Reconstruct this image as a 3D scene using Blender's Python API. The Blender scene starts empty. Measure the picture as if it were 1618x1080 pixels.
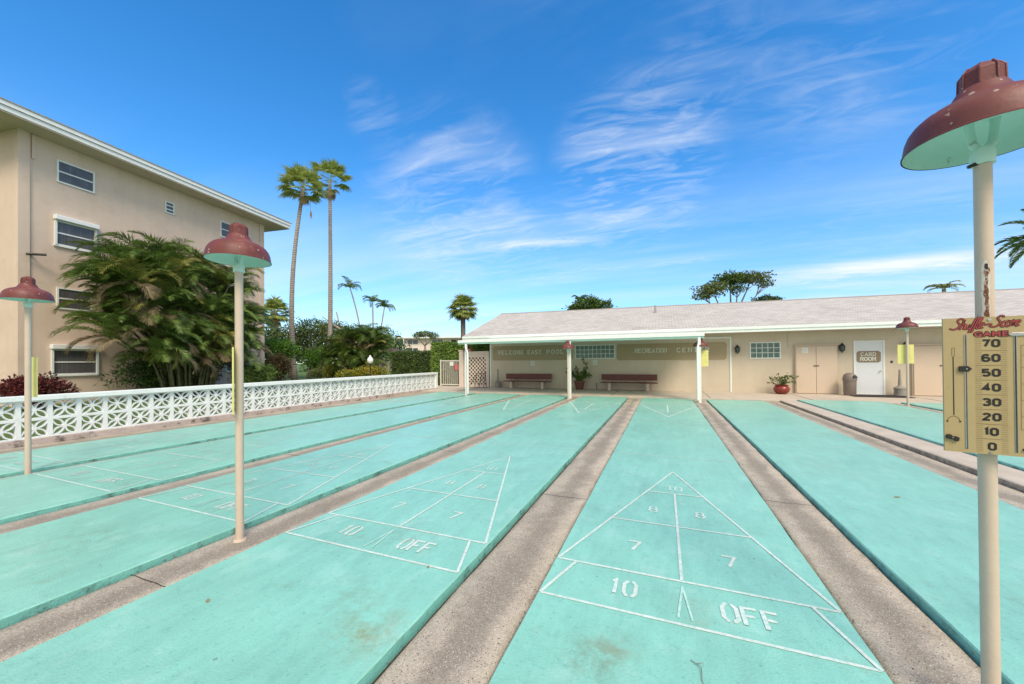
import bpy, bmesh, math, random
from mathutils import Vector, Matrix, noise
R = math.radians
random.seed(7)
scene = bpy.context.scene
col = scene.collection

# ------------------------------------------------------------------ camera
cam_d = bpy.data.cameras.new('camera'); cam = bpy.data.objects.new('camera', cam_d); col.objects.link(cam)
YAW, PIT, ROLL = -.3834, .0063, -.0082
f_ = Vector((math.sin(YAW)*math.cos(PIT), math.cos(YAW)*math.cos(PIT), math.sin(PIT)))
r_ = Vector((math.cos(YAW), -math.sin(YAW), 0)); u_ = r_.cross(f_)
r2, u2 = r_*math.cos(ROLL)+u_*math.sin(ROLL), -r_*math.sin(ROLL)+u_*math.cos(ROLL)
m = Matrix((r2, u2, -f_)).transposed().to_4x4(); m.translation = Vector((-.0973, -.4995, 1.5834))
cam.matrix_world = m
cam_d.sensor_width = 36; cam_d.lens = 593.4/1618*36; cam_d.shift_y = (565.3-540)/1618
cam_d.clip_start = .05; cam_d.clip_end = 3000
scene.camera = cam

# ------------------------------------------------------------------ world, sun, exposure
SUN_EL, SUN_AZ = R(48), R(140)          # azimuth clockwise from +y: behind the camera, a little to the right
w = bpy.data.worlds.new('World'); scene.world = w; w.use_nodes = True
nt = w.node_tree; nt.nodes.clear()
def WN(t, **k):
    n = nt.nodes.new(t)
    for a, b in k.items(): setattr(n, a, b)
    return n
def WL(a, b): nt.links.new(a, b)
def wmath(op, a, b=None, c=None):
    n = WN('ShaderNodeMath', operation=op)
    for i, x in enumerate((a, b, c)):
        if x is None: continue
        if isinstance(x, (int, float)): n.inputs[i].default_value = x
        else: WL(x, n.inputs[i])
    return n.outputs[0]
sky = WN('ShaderNodeTexSky'); sky.sky_type = 'NISHITA'; sky.sun_disc = False
sky.sun_elevation = SUN_EL; sky.sun_rotation = SUN_AZ
sky.air_density = 1.0; sky.dust_density = .2; sky.ozone_density = 2.5
hs = WN('ShaderNodeHueSaturation'); hs.inputs['Saturation'].default_value = 1.36; hs.inputs['Hue'].default_value = .500
WL(sky.outputs[0], hs.inputs['Color'])
tc = WN('ShaderNodeTexCoord'); sep = WN('ShaderNodeSeparateXYZ'); WL(tc.outputs['Generated'], sep.inputs[0])
zc = wmath('ADD', wmath('MAXIMUM', sep.outputs[2], .0), .10)
px = wmath('DIVIDE', sep.outputs[0], zc); py = wmath('DIVIDE', sep.outputs[1], zc)
cmb = WN('ShaderNodeCombineXYZ'); WL(px, cmb.inputs[0]); WL(py, cmb.inputs[1])
def cloud(rot, sc, nscale, lo, hi, det=9, dist=.9, seed=0.):
    mp = WN('ShaderNodeMapping'); mp.inputs['Rotation'].default_value = (0, 0, R(rot)); mp.inputs['Scale'].default_value = sc
    mp.inputs['Location'].default_value = (seed, seed*.7, 0)
    WL(cmb.outputs[0], mp.inputs[0])
    n = WN('ShaderNodeTexNoise'); n.inputs['Scale'].default_value = nscale; n.inputs['Detail'].default_value = det
    n.inputs['Roughness'].default_value = .56; n.inputs['Distortion'].default_value = dist
    WL(mp.outputs[0], n.inputs['Vector'])
    r = WN('ShaderNodeMapRange'); r.inputs[1].default_value = lo; r.inputs[2].default_value = hi
    WL(n.outputs[0], r.inputs[0]); return r.outputs[0]
big = cloud(20, (1, 1, 1), .42, .44, .66, 4, .3, 4.3)
wisp = cloud(33, (.45, 1.7, 1), 1.5, .46, .80, 10, 1.2, 1.7)
fine = cloud(40, (1.3, 3.2, 1), 3.0, .45, .75, 8, 1.6, 8.1)
def blob(dx, dy, dz, width, gain):
    d = Vector((dx, dy, dz)).normalized()
    vm = WN('ShaderNodeVectorMath', operation='DOT_PRODUCT'); WL(tc.outputs['Generated'], vm.inputs[0]); vm.inputs[1].default_value = d
    mr = WN('ShaderNodeMapRange', interpolation_type='SMOOTHSTEP'); mr.inputs[1].default_value = math.cos(R(width)); mr.inputs[2].default_value = 1; mr.inputs[4].default_value = gain
    WL(vm.outputs['Value'], mr.inputs[0]); return mr.outputs[0]
def pxdir(u, v):   # a direction on the sky
    d = f_ + r2*((u-809)/593.4) - u2*((v-565.3)/593.4); return tuple(d)
mask = wmath('ADD', wmath('MULTIPLY', big, .22), blob(*pxdir(1000, 262), 12, 1.05))
for (u, v, wd, g) in ((720, 325, 14, .75), (1130, 120, 9, .30), (1300, 170, 8, .22), (860, 400, 9, .3), (585, 175, 4, .5), (1400, 60, 10, .3), (1420, 425, 12, .3)):
    mask = wmath('ADD', mask, blob(*pxdir(u, v), wd, g))
c1 = wmath('MULTIPLY', wmath('ADD', wisp, wmath('MULTIPLY', fine, .45)), mask)
c1 = wmath('MINIMUM', wmath('MULTIPLY', c1, .62), .7)
# thin veil towards the horizon
veil = WN('ShaderNodeMapRange', interpolation_type='SMOOTHSTEP'); veil.inputs[1].default_value = .42; veil.inputs[2].default_value = 0.; veil.inputs[4].default_value = .12
WL(sep.outputs[2], veil.inputs[0])
streak = cloud(60, (.10, 1.0, 1), 1.1, .40, .72, 6, .5, 3.0)
lowm = WN('ShaderNodeMapRange', interpolation_type='SMOOTHSTEP'); lowm.inputs[1].default_value = .45; lowm.inputs[2].default_value = .12; lowm.inputs[4].default_value = .42
WL(sep.outputs[2], lowm.inputs[0])
tot = wmath('ADD', wmath('ADD', c1, veil.outputs[0]), wmath('MULTIPLY', streak, lowm.outputs[0]))
def band(zc_, zw, bl, gain, rot=60, seed=0.):     # a long thin cirrus streak at one elevation
    zn = wmath('ADD', sep.outputs[2], wmath('MULTIPLY', wmath('SUBTRACT', fine, .5), .012))
    a = wmath('MAXIMUM', wmath('SUBTRACT', 1, wmath('DIVIDE', wmath('ABSOLUTE', wmath('SUBTRACT', zn, zc_)), zw)), 0)
    return wmath('MULTIPLY', wmath('MULTIPLY', a, bl), wmath('ADD', wmath('MULTIPLY', streak, gain), gain*.35))
tot = wmath('ADD', tot, band(.168, .020, blob(*pxdir(1400, 425), 15, 1.), .75))
tot = wmath('ADD', tot, band(.292, .014, blob(*pxdir(880, 380), 9, 1.), .55))
tot = wmath('ADD', tot, band(.235, .016, blob(*pxdir(1000, 430), 16, 1.), .30))
tot = wmath('MINIMUM', tot, .9)
hz = WN('ShaderNodeMapRange', interpolation_type='SMOOTHSTEP'); hz.inputs[1].default_value = 0.; hz.inputs[2].default_value = .36; WL(sep.outputs[2], hz.inputs[0])
hm = WN('ShaderNodeMix', data_type='RGBA'); WL(hz.outputs[0], hm.inputs[0]); hm.inputs[6].default_value = (.50, .66, .80, 1); hm.inputs[7].default_value = (1, 1, 1, 1)
ml = WN('ShaderNodeMix', data_type='RGBA', blend_type='MULTIPLY'); ml.inputs[0].default_value = 1; WL(hs.outputs[0], ml.inputs[6]); WL(hm.outputs[2], ml.inputs[7])
mix = WN('ShaderNodeMix', data_type='RGBA'); WL(tot, mix.inputs[0]); WL(ml.outputs[2], mix.inputs[6])
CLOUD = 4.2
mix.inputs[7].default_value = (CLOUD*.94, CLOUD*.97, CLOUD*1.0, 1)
bg = WN('ShaderNodeBackground'); bg.inputs[1].default_value = .092
# unseen cloud bank added behind the camera and overhead for soft neutral fill light
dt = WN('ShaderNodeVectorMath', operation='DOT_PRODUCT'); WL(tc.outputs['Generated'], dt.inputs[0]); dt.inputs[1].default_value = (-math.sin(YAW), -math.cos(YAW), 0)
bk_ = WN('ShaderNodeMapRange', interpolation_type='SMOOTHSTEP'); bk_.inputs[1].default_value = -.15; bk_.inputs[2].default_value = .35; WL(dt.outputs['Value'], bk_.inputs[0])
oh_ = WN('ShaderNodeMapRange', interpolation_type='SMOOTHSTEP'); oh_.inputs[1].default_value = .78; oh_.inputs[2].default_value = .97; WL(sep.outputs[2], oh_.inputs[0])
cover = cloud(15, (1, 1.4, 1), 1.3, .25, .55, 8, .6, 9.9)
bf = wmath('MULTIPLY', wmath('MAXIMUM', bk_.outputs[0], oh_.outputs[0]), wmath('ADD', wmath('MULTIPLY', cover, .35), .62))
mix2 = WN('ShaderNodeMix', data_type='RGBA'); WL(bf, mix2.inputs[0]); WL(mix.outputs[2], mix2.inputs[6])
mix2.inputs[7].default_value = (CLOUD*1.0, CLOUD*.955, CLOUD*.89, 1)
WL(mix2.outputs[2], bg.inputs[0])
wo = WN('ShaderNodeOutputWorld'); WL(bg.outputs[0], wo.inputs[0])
sd = bpy.data.lights.new('sun', 'SUN'); sd.energy = 1.2; sd.angle = R(22); sd.color = (1, .87, .70)
sun = bpy.data.objects.new('sun', sd); col.objects.link(sun)
sdir = Vector((math.sin(SUN_AZ)*math.cos(SUN_EL), math.cos(SUN_AZ)*math.cos(SUN_EL), math.sin(SUN_EL)))
sun.rotation_euler = sdir.to_track_quat('Z', 'Y').to_euler(); sun.location = sdir*60
scene.view_settings.view_transform = 'Standard'; scene.view_settings.look = 'None'
scene.view_settings.exposure = 1.48; scene.view_settings.gamma = 1

# ------------------------------------------------------------------ materials
def lin(c):
    return tuple((x/12.92 if x <= .04045 else ((x+.055)/1.055)**2.4) for x in c)
def mat(name, color, rough=.6, noise_amt=.12, nscale=6., bump=0., bscale=60., metal=0., spec=.5, color2=None, stain=None, detail=6, sheen=0, coord='P', island=0., trans=0., bdist=.01):
    """procedural principled: base colour broken by two noises, optional stain colour (col, lo, hi, scale), optional bump"""
    M = bpy.data.materials.new(name); M.use_nodes = True; t = M.node_tree; N = t.nodes; L = t.links
    b = N['Principled BSDF']; b.inputs['Roughness'].default_value = rough; b.inputs['Metallic'].default_value = metal
    b.inputs['Specular IOR Level'].default_value = spec
    if coord == 'P': g = N.new('ShaderNodeNewGeometry'); vec = g.outputs['Position']
    else: g = N.new('ShaderNodeTexCoord'); vec = g.outputs['Object']
    n = N.new('ShaderNodeTexNoise'); n.inputs['Scale'].default_value = nscale; n.inputs['Detail'].default_value = detail; n.inputs['Roughness'].default_value = .6
    L.new(vec, n.inputs['Vector'])
    mx = N.new('ShaderNodeMix'); mx.data_type = 'RGBA'
    c = Vector(color); c2 = Vector(color2) if color2 else None
    a = c*(1-noise_amt) if c2 is None else c2
    z = c*(1+noise_amt) if c2 is None else c
    mx.inputs[6].default_value = (*a, 1); mx.inputs[7].default_value = (*z, 1)
    mr = N.new('ShaderNodeMapRange'); mr.inputs[1].default_value = .3; mr.inputs[2].default_value = .7
    L.new(n.outputs[0], mr.inputs[0]); L.new(mr.outputs[0], mx.inputs[0]); out = mx.outputs[2]
    if stain:
        for (sc, lo, hi, s, amt) in (stain if isinstance(stain, list) else [stain]):
            n2 = N.new('ShaderNodeTexNoise'); n2.inputs['Scale'].default_value = s; n2.inputs['Detail'].default_value = 8; n2.inputs['Roughness'].default_value = .7
            L.new(vec, n2.inputs['Vector'])
            r2_ = N.new('ShaderNodeMapRange'); r2_.inputs[1].default_value = lo; r2_.inputs[2].default_value = hi; r2_.inputs[4].default_value = amt
            L.new(n2.outputs[0], r2_.inputs[0])
            m2 = N.new('ShaderNodeMix'); m2.data_type = 'RGBA'; L.new(r2_.outputs[0], m2.inputs[0]); L.new(out, m2.inputs[6]); m2.inputs[7].default_value = (*sc, 1)
            out = m2.outputs[2]
    if island:
        gi = N.new('ShaderNodeNewGeometry')
        h = N.new('ShaderNodeHueSaturation')
        m3 = N.new('ShaderNodeMapRange'); m3.inputs[3].default_value = 1-island; m3.inputs[4].default_value = 1+island
        L.new(gi.outputs['Random Per Island'], m3.inputs[0]); L.new(m3.outputs[0], h.inputs['Value'])
        m4 = N.new('ShaderNodeMapRange'); m4.inputs[3].default_value = .5-island*.05; m4.inputs[4].default_value = .5+island*.04
        wn = N.new('ShaderNodeTexWhiteNoise'); wn.noise_dimensions = '1D'; L.new(gi.outputs['Random Per Island'], wn.inputs['W'])
        L.new(wn.outputs['Value'], m4.inputs[0]); L.new(m4.outputs[0], h.inputs['Hue'])
        L.new(out, h.inputs['Color']); out = h.outputs[0]
    L.new(out, b.inputs['Base Color'])
    if bump:
        bn = N.new('ShaderNodeTexNoise'); bn.inputs['Scale'].default_value = bscale; bn.inputs['Detail'].default_value = 5
        L.new(vec, bn.inputs['Vector'])
        bm_ = N.new('ShaderNodeBump'); bm_.inputs['Strength'].default_value = bump; bm_.inputs['Distance'].default_value = bdist
        L.new(bn.outputs[0], bm_.inputs['Height']); L.new(bm_.outputs[0], b.inputs['Normal'])
    if trans:
        tr = N.new('ShaderNodeBsdfTranslucent'); L.new(out, tr.inputs[0]); ms = N.new('ShaderNodeMixShader'); ms.inputs[0].default_value = trans
        L.new(b.outputs[0], ms.inputs[1]); L.new(tr.outputs[0], ms.inputs[2]); L.new(ms.outputs[0], N['Material Output'].inputs[0])
    return M
MT = {}
AQ = (.25, .575, .475)
def streaks(M, sc=(9, .7, 1), amt=.10, fleck=True, fsc=9, fcol=(.09, .16, .13), frad=.11, fth=.80):
    t = M.node_tree; N = t.nodes; L = t.links; b = N['Principled BSDF']; src = b.inputs['Base Color'].links[0].from_socket
    g = N.new('ShaderNodeNewGeometry'); mp = N.new('ShaderNodeMapping'); mp.inputs['Scale'].default_value = sc; mp.inputs['Rotation'].default_value = (0, 0, .05); L.new(g.outputs['Position'], mp.inputs[0])
    n = N.new('ShaderNodeTexNoise'); n.inputs['Scale'].default_value = 1.3; n.inputs['Detail'].default_value = 9; n.inputs['Roughness'].default_value = .7; L.new(mp.outputs[0], n.inputs['Vector'])
    r = N.new('ShaderNodeMapRange'); r.inputs[1].default_value = .3; r.inputs[2].default_value = .7; r.inputs[3].default_value = 1-amt; r.inputs[4].default_value = 1+amt; L.new(n.outputs[0], r.inputs[0])
    h = N.new('ShaderNodeHueSaturation'); L.new(src, h.inputs['Color']); L.new(r.outputs[0], h.inputs['Value']); out = h.outputs[0]
    if fleck:
        v = N.new('ShaderNodeTexVoronoi'); v.inputs['Scale'].default_value = fsc; v.inputs['Randomness'].default_value = 1; L.new(g.outputs['Position'], v.inputs['Vector'])
        s_ = N.new('ShaderNodeSeparateColor'); L.new(v.outputs['Color'], s_.inputs[0])
        rad = N.new('ShaderNodeMapRange'); rad.inputs[1].default_value = fth; rad.inputs[2].default_value = 1; rad.inputs[3].default_value = 0; rad.inputs[4].default_value = frad; L.new(s_.outputs[0], rad.inputs[0])
        n3 = N.new('ShaderNodeTexNoise'); n3.inputs['Scale'].default_value = 60; L.new(g.outputs['Position'], n3.inputs[0])
        ad = N.new('ShaderNodeMath'); ad.operation = 'MULTIPLY_ADD'; L.new(n3.outputs[0], ad.inputs[0]); ad.inputs[1].default_value = .12; L.new(v.outputs['Distance'], ad.inputs[2])
        lt = N.new('ShaderNodeMath'); lt.operation = 'SUBTRACT'; L.new(ad.outputs[0], lt.inputs[0]); lt.inputs[1].default_value = .06
        l2 = N.new('ShaderNodeMath'); l2.operation = 'LESS_THAN'; L.new(lt.outputs[0], l2.inputs[0]); L.new(rad.outputs[0], l2.inputs[1])
        fm = N.new('ShaderNodeMath'); fm.operation = 'MULTIPLY'; L.new(l2.outputs[0], fm.inputs[0]); fm.inputs[1].default_value = .55
        m_ = N.new('ShaderNodeMix'); m_.data_type = 'RGBA'; L.new(fm.outputs[0], m_.inputs[0]); L.new(out, m_.inputs[6]); m_.inputs[7].default_value = (*fcol, 1); out = m_.outputs[2]
    L.new(out, b.inputs['Base Color']); return M
def court_mat(name, base, stainamt=.35):
    M = mat(name, base, rough=.34, noise_amt=.08, nscale=1.3, bump=.6, bscale=70, bdist=.005, spec=.45,
        stain=[((.16, .38, .30), .48, .74, .8, stainamt*1.05), ((.24, .25, .13), .61, .75, 1.6, stainamt*1.5), ((.10, .27, .23), .57, .70, 30., .6), ((.38, .66, .58), .53, .70, 2.7, .6), ((.13, .33, .28), .55, .72, 9., .35)])
    return M
MT['court'] = streaks(court_mat('court_paint', AQ), (7, 1.6, 1), .09)
def smudges(M, spots):
    t = M.node_tree; N = t.nodes; L = t.links; b = N['Principled BSDF']; out = b.inputs['Base Color'].links[0].from_socket
    g = N.new('ShaderNodeNewGeometry'); n = N.new('ShaderNodeTexNoise'); n.inputs['Scale'].default_value = 7; n.inputs['Detail'].default_value = 9; n.inputs['Roughness'].default_value = .72; L.new(g.outputs['Position'], n.inputs['Vector'])
    for (x, y, rad, amt, c) in spots:
        d = N.new('ShaderNodeVectorMath'); d.operation = 'DISTANCE'; L.new(g.outputs['Position'], d.inputs[0]); d.inputs[1].default_value = (x, y, 0)
        r = N.new('ShaderNodeMapRange'); r.interpolation_type = 'SMOOTHSTEP'; r.inputs[1].default_value = rad; r.inputs[2].default_value = 0; r.inputs[3].default_value = 0; r.inputs[4].default_value = 1; L.new(d.outputs['Value'], r.inputs[0])
        r2_ = N.new('ShaderNodeMapRange'); r2_.inputs[1].default_value = .42; r2_.inputs[2].default_value = .66; r2_.inputs[4].default_value = amt; L.new(n.outputs[0], r2_.inputs[0])
        m_ = N.new('ShaderNodeMath'); m_.operation = 'MULTIPLY'; L.new(r.outputs[0], m_.inputs[0]); L.new(r2_.outputs[0], m_.inputs[1])
        k = N.new('ShaderNodeMix'); k.data_type = 'RGBA'; L.new(m_.outputs[0], k.inputs[0]); L.new(out, k.inputs[6]); k.inputs[7].default_value = (*c, 1); out = k.outputs[2]
    L.new(out, b.inputs['Base Color'])
smudges(MT['court'], [(-1.72, 1.24, .34, .8, (.26, .27, .11)), (-1.95, 1.42, .5, .5, (.20, .30, .2)), (-.47, 1.50, .28, .75, (.17, .19, .10)), (-.36, 1.62, .22, .6, (.28, .27, .15)),
    (-2.3, 2.3, .5, .45, (.18, .27, .2)), (-5.0, 1.2, .7, .45, (.16, .27, .19)), (2.4, 3.0, .6, .4, (.24, .3, .22)), (.1, 2.1, .3, .45, (.33, .36, .26)), (-4.6, 2.1, .4, .4, (.22, .28, .2)), (2.1, 6.2, .9, .3, (.3, .38, .28))])
MT['court_side'] = mat('court_edge_paint', (.19, .52, .44), rough=.6, noise_amt=.15, nscale=9, bump=.5, bscale=70, stain=[((.06, .08, .06), .52, .66, 5, .85), ((.20, .15, .11), .62, .68, 9., .9)])
MT['line'] = mat('line_paint', (.66, .74, .70), rough=.5, noise_amt=.08, nscale=10, stain=[((.30, .58, .50), .46, .60, 38, .70), ((.46, .47, .40), .50, .72, 3, .6)])
MT['linefaint'] = mat('worn_line_paint', (.50, .72, .66), rough=.5, noise_amt=.05, nscale=10, stain=[(AQ, .45, .62, 24, .95)])
MT['dirt'] = mat('joint_dirt', (.05, .042, .032), rough=.95, noise_amt=.4, nscale=14)
MT['apron'] = mat('pale_concrete', (.52, .45, .37), rough=.85, noise_amt=.12, nscale=2.2, bump=.4, bscale=90, stain=[((.30, .25, .20), .55, .75, 1.4, .5), ((.12, .10, .08), .66, .75, 30, .6)])
MT['curbside'] = mat('dirty_curb', (.42, .34, .26), rough=.9, noise_amt=.35, nscale=16, bump=1, bscale=60, stain=((.08, .07, .05), .5, .7, 5, .7))
# gutter concrete: exposed aggregate, dirtier along the middle of the channel (uv.x across the strip)
def gutter_mat():
    M = mat('gutter_concrete', (.49, .43, .345), rough=.85, noise_amt=.10, nscale=3., bump=.7, bscale=130, bdist=.004,
            stain=[((.27, .22, .17), .46, .72, 1.2, .6), ((.22, .18, .14), .55, .72, 9., .5), ((.60, .53, .44), .60, .75, 5., .4)])
    t = M.node_tree; N = t.nodes; L = t.links; b = N['Principled BSDF']
    src = b.inputs['Base Color'].links[0].from_socket
    uv = N.new('ShaderNodeUVMap'); s = N.new('ShaderNodeSeparateXYZ'); L.new(uv.outputs[0], s.inputs[0])
    g = N.new('ShaderNodeNewGeometry')
    n = N.new('ShaderNodeTexNoise'); n.inputs['Scale'].default_value = 2.1; n.inputs['Detail'].default_value = 7; n.inputs['Roughness'].default_value = .7; L.new(g.outputs['Position'], n.inputs[0])
    def mth(op, a, b_):
        k = N.new('ShaderNodeMath'); k.operation = op
        for i, x in enumerate((a, b_)):
            if isinstance(x, (int, float)): k.inputs[i].default_value = x
            else: L.new(x, k.inputs[i])
        return k.outputs[0]
    d = mth('ABSOLUTE', mth('SUBTRACT', s.outputs[0], .5), 0)
    d2 = mth('ADD', d, mth('MULTIPLY', mth('SUBTRACT', n.outputs[0], .5), .9))
    r = N.new('ShaderNodeMapRange'); r.interpolation_type = 'SMOOTHSTEP'; r.inputs[1].default_value = .40; r.inputs[2].default_value = .04; r.inputs[4].default_value = .72
    L.new(d2, r.inputs[0])
    m1 = N.new('ShaderNodeMix'); m1.data_type = 'RGBA'; L.new(r.outputs[0], m1.inputs[0]); L.new(src, m1.inputs[6]); m1.inputs[7].default_value = (.215, .185, .145, 1)
    # rust-brown dirt right against the slab edges
    r3 = N.new('ShaderNodeMapRange'); r3.inputs[1].default_value = .43; r3.inputs[2].default_value = .52; r3.inputs[4].default_value = .7
    L.new(mth('ADD', d, mth('MULTIPLY', mth('SUBTRACT', n.outputs[0], .5), .25)), r3.inputs[0])
    m3 = N.new('ShaderNodeMix'); m3.data_type = 'RGBA'; L.new(r3.outputs[0], m3.inputs[0]); L.new(m1.outputs[2], m3.inputs[6]); m3.inputs[7].default_value = (.20, .13, .085, 1)
    # aggregate: pale and dark grains
    v = N.new('ShaderNodeTexVoronoi'); v.inputs['Scale'].default_value = 190; L.new(g.outputs['Position'], v.inputs['Vector'])
    sc = N.new('ShaderNodeSeparateColor'); L.new(v.outputs['Color'], sc.inputs[0])
    r4 = N.new('ShaderNodeMapRange'); r4.inputs[1].default_value = 0.; r4.inputs[2].default_value = 1.; r4.inputs[3].default_value = .76; r4.inputs[4].default_value = 1.22
    L.new(sc.outputs[0], r4.inputs[0])
    hv = N.new('ShaderNodeHueSaturation'); L.new(m3.outputs[2], hv.inputs['Color']); L.new(r4.outputs[0], hv.inputs['Value'])
    gr = N.new('ShaderNodeMath'); gr.operation = 'GREATER_THAN'; gr.inputs[1].default_value = .975; L.new(sc.outputs[1], gr.inputs[0])
    m5 = N.new('ShaderNodeMix'); m5.data_type = 'RGBA'; L.new(gr.outputs[0], m5.inputs[0]); L.new(hv.outputs[0], m5.inputs[6]); m5.inputs[7].default_value = (.62, .56, .48, 1)
    gd = N.new('ShaderNodeMath'); gd.operation = 'GREATER_THAN'; gd.inputs[1].default_value = .965; L.new(sc.outputs[2], gd.inputs[0])
    m6 = N.new('ShaderNodeMix'); m6.data_type = 'RGBA'; L.new(gd.outputs[0], m6.inputs[0]); L.new(m5.outputs[2], m6.inputs[6]); m6.inputs[7].default_value = (.09, .075, .06, 1)
    L.new(m6.outputs[2], b.inputs['Base Color']); return M
MT['gutter'] = gutter_mat()
MT['lawn'] = mat('lawn_grass', (.115, .20, .035), rough=.95, noise_amt=.4, nscale=3, bump=1, bscale=40, color2=(.06, .115, .022), bdist=.05, stain=((.16, .17, .05), .5, .7, .5, .5))
MT['stucco_tan'] = mat('tan_stucco', (.65, .52, .42), rough=.85, noise_amt=.045, nscale=.8, bump=.55, bscale=45, bdist=.008, stain=[((.40, .31, .24), .5, .8, .35, .45), ((.42, .34, .27), .55, .75, 2.2, .35)])
MT['stucco_beige'] = mat('beige_stucco', (.57, .50, .39), rough=.8, noise_amt=.04, nscale=1.1, bump=.45, bscale=50, bdist=.008, stain=[((.40, .34, .26), .52, .8, .6, .4)])
for k_ in ('stucco_tan', 'stucco_beige'): streaks(MT[k_], (1.6, 1.6, .12), .05, False)
MT['soffit'] = mat('soffit_paint', (.56, .47, .38), rough=.8, noise_amt=.06, nscale=1)
MT['white'] = mat('white_paint', (.78, .80, .79), rough=.55, noise_amt=.04, nscale=5, stain=((.55, .52, .47), .6, .75, 6, .4))
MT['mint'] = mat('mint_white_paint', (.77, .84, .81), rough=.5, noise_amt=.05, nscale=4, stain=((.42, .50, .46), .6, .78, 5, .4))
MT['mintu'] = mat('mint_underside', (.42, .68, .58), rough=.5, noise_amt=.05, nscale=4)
MT['wallwhite'] = mat('breeze_block_paint', (.78, .82, .81), rough=.7, noise_amt=.05, nscale=4, bump=.3, bscale=60, stain=[((.50, .44, .40), .56, .74, 3, .5), ((.20, .17, .14), .68, .78, 12, .6)])
MT['footing'] = mat('grimy_footing', (.50, .42, .38), rough=.85, noise_amt=.2, nscale=7, bump=.5, bscale=60, stain=[((.06, .05, .04), .52, .62, 3.5, .85)])
MT['red'] = mat('faded_red_enamel', (.145, .031, .026), rough=.52, noise_amt=.14, nscale=4, coord='O', bump=.1, bscale=60, stain=[((.33, .12, .10), .50, .75, 3.2, .5), ((.50, .42, .34), .655, .675, 19., .75), ((.09, .028, .022), .52, .72, 6, .7)])
streaks(MT['red'], (6, 6, 2), .12, True, 34, (.50, .44, .38), .34, .72)
MT['shade_in'] = mat('mint_enamel_inside', (.58, .76, .69), rough=.5, noise_amt=.08, nscale=3, coord='O', stain=[((.25, .22, .15), .66, .72, 7, .8)])
MT['pole'] = mat('cream_pole_paint', (.57, .46, .36), rough=.5, noise_amt=.05, nscale=5, coord='O', bump=.12, bscale=40, stain=[((.72, .66, .58), .60, .72, 4, .5), ((.22, .12, .07), .71, .74, 20, .9)])
MT['rust'] = mat('rust', (.24, .10, .05), rough=.9, noise_amt=.4, nscale=60, coord='O', bump=1, bscale=120, stain=((.55, .50, .44), .52, .6, 60, .9))
MT['chip'] = mat('bare_primer', (.62, .58, .52), rough=.7, noise_amt=.1, nscale=40, coord='O', stain=((.30, .16, .10), .58, .64, 50, .9))
MT['black'] = mat('black_iron', (.018, .018, .018), rough=.5, noise_amt=.2, nscale=20)
MT['blackplastic'] = mat('black_plastic', (.022, .02, .018), rough=.45, noise_amt=.2, nscale=30)
MT['gold'] = mat('gold_scoreboard_face', (.43, .325, .16), rough=.45, noise_amt=.04, nscale=12, coord='O', stain=((.36, .25, .12), .55, .7, 30, .4))
MT['yellow'] = mat('yellow_board_back', (.68, .64, .22), rough=.5, noise_amt=.08, nscale=8, coord='O', stain=((.55, .45, .15), .6, .75, 9, .4))
MT['metal'] = mat('aluminium', (.55, .56, .56), rough=.35, metal=.9, noise_amt=.08, nscale=30)
MT['scriptred'] = mat('script_red', (.36, .05, .05), rough=.5, noise_amt=.08, nscale=80)
MT['scriptdark'] = mat('script_outline', (.035, .012, .01), rough=.5, noise_amt=.08, nscale=80)
MT['brownline'] = mat('tick_brown', (.13, .075, .03), rough=.5, noise_amt=.05)
MT['bench'] = mat('dark_red_planks', (.135, .035, .03), rough=.5, noise_amt=.2, nscale=7, bump=.2, bscale=30)
MT['concrete'] = mat('bench_concrete', (.56, .48, .40), rough=.85, noise_amt=.1, nscale=10, bump=.4, bscale=60)
MT['sign'] = mat('olive_tan_sign', (.36, .29, .175), rough=.6, noise_amt=.05, nscale=3)
MT['signbrown'] = mat('brown_sign', (.245, .185, .12), rough=.6, noise_amt=.05, nscale=10)
MT['letter'] = mat('pale_letters', (.70, .74, .66), rough=.5, noise_amt=.04)
MT['glass'] = mat('window_glass', (.035, .045, .05), rough=.08, noise_amt=.3, nscale=1.2, spec=.9)
MT['curtain'] = streaks(mat('curtain_glass', (.095, .092, .095), rough=.30, noise_amt=.2, nscale=2, spec=.6), (22, 22, .4), .45, False)
MT['block_glass'] = mat('glass_block', (.075, .15, .125), rough=.15, noise_amt=.4, nscale=9, bump=.6, bscale=16, spec=.8)
MT['frame'] = mat('window_frame_white', (.72, .76, .73), rough=.5, noise_amt=.04)
MT['door_tan'] = mat('tan_door_paint', (.585, .475, .365), rough=.55, noise_amt=.03, nscale=1.4, stain=((.42, .33, .25), .62, .75, 4, .4))
MT['door_white'] = mat('white_door_paint', (.66, .70, .73), rough=.45, noise_amt=.02, nscale=2)
MT['paper'] = mat('paper_notice', (.74, .76, .72), rough=.8, noise_amt=.06, nscale=60, stain=((.45, .45, .45), .55, .62, 90, .6))
MT['ink'] = mat('printed_ink', (.30, .30, .29), rough=.8, noise_amt=.1, nscale=60)
MT['trash'] = mat('taupe_plastic', (.20, .165, .14), rough=.5, noise_amt=.12, nscale=9, bump=.3, bscale=120)
MT['urn'] = mat('grey_plastic', (.27, .25, .215), rough=.55, noise_amt=.1, nscale=9)
MT['rubber'] = mat('black_rubber_mat', (.02, .02, .022), rough=.9, noise_amt=.3, nscale=50, bump=.8, bscale=200)
MT['rack'] = mat('weathered_rack_wood', (.16, .13, .11), rough=.8, noise_amt=.2, nscale=20)
MT['gate'] = mat('pinkish_gate_paint', (.74, .69, .65), rough=.5, noise_amt=.06, nscale=5)
MT['pinkish'] = mat('pinkish_post_paint', (.66, .555, .475), rough=.7, noise_amt=.05, nscale=3, bump=.3, bscale=60)
MT['redsign'] = mat('red_notice', (.55, .16, .15), rough=.6, noise_amt=.1, nscale=30)
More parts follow.
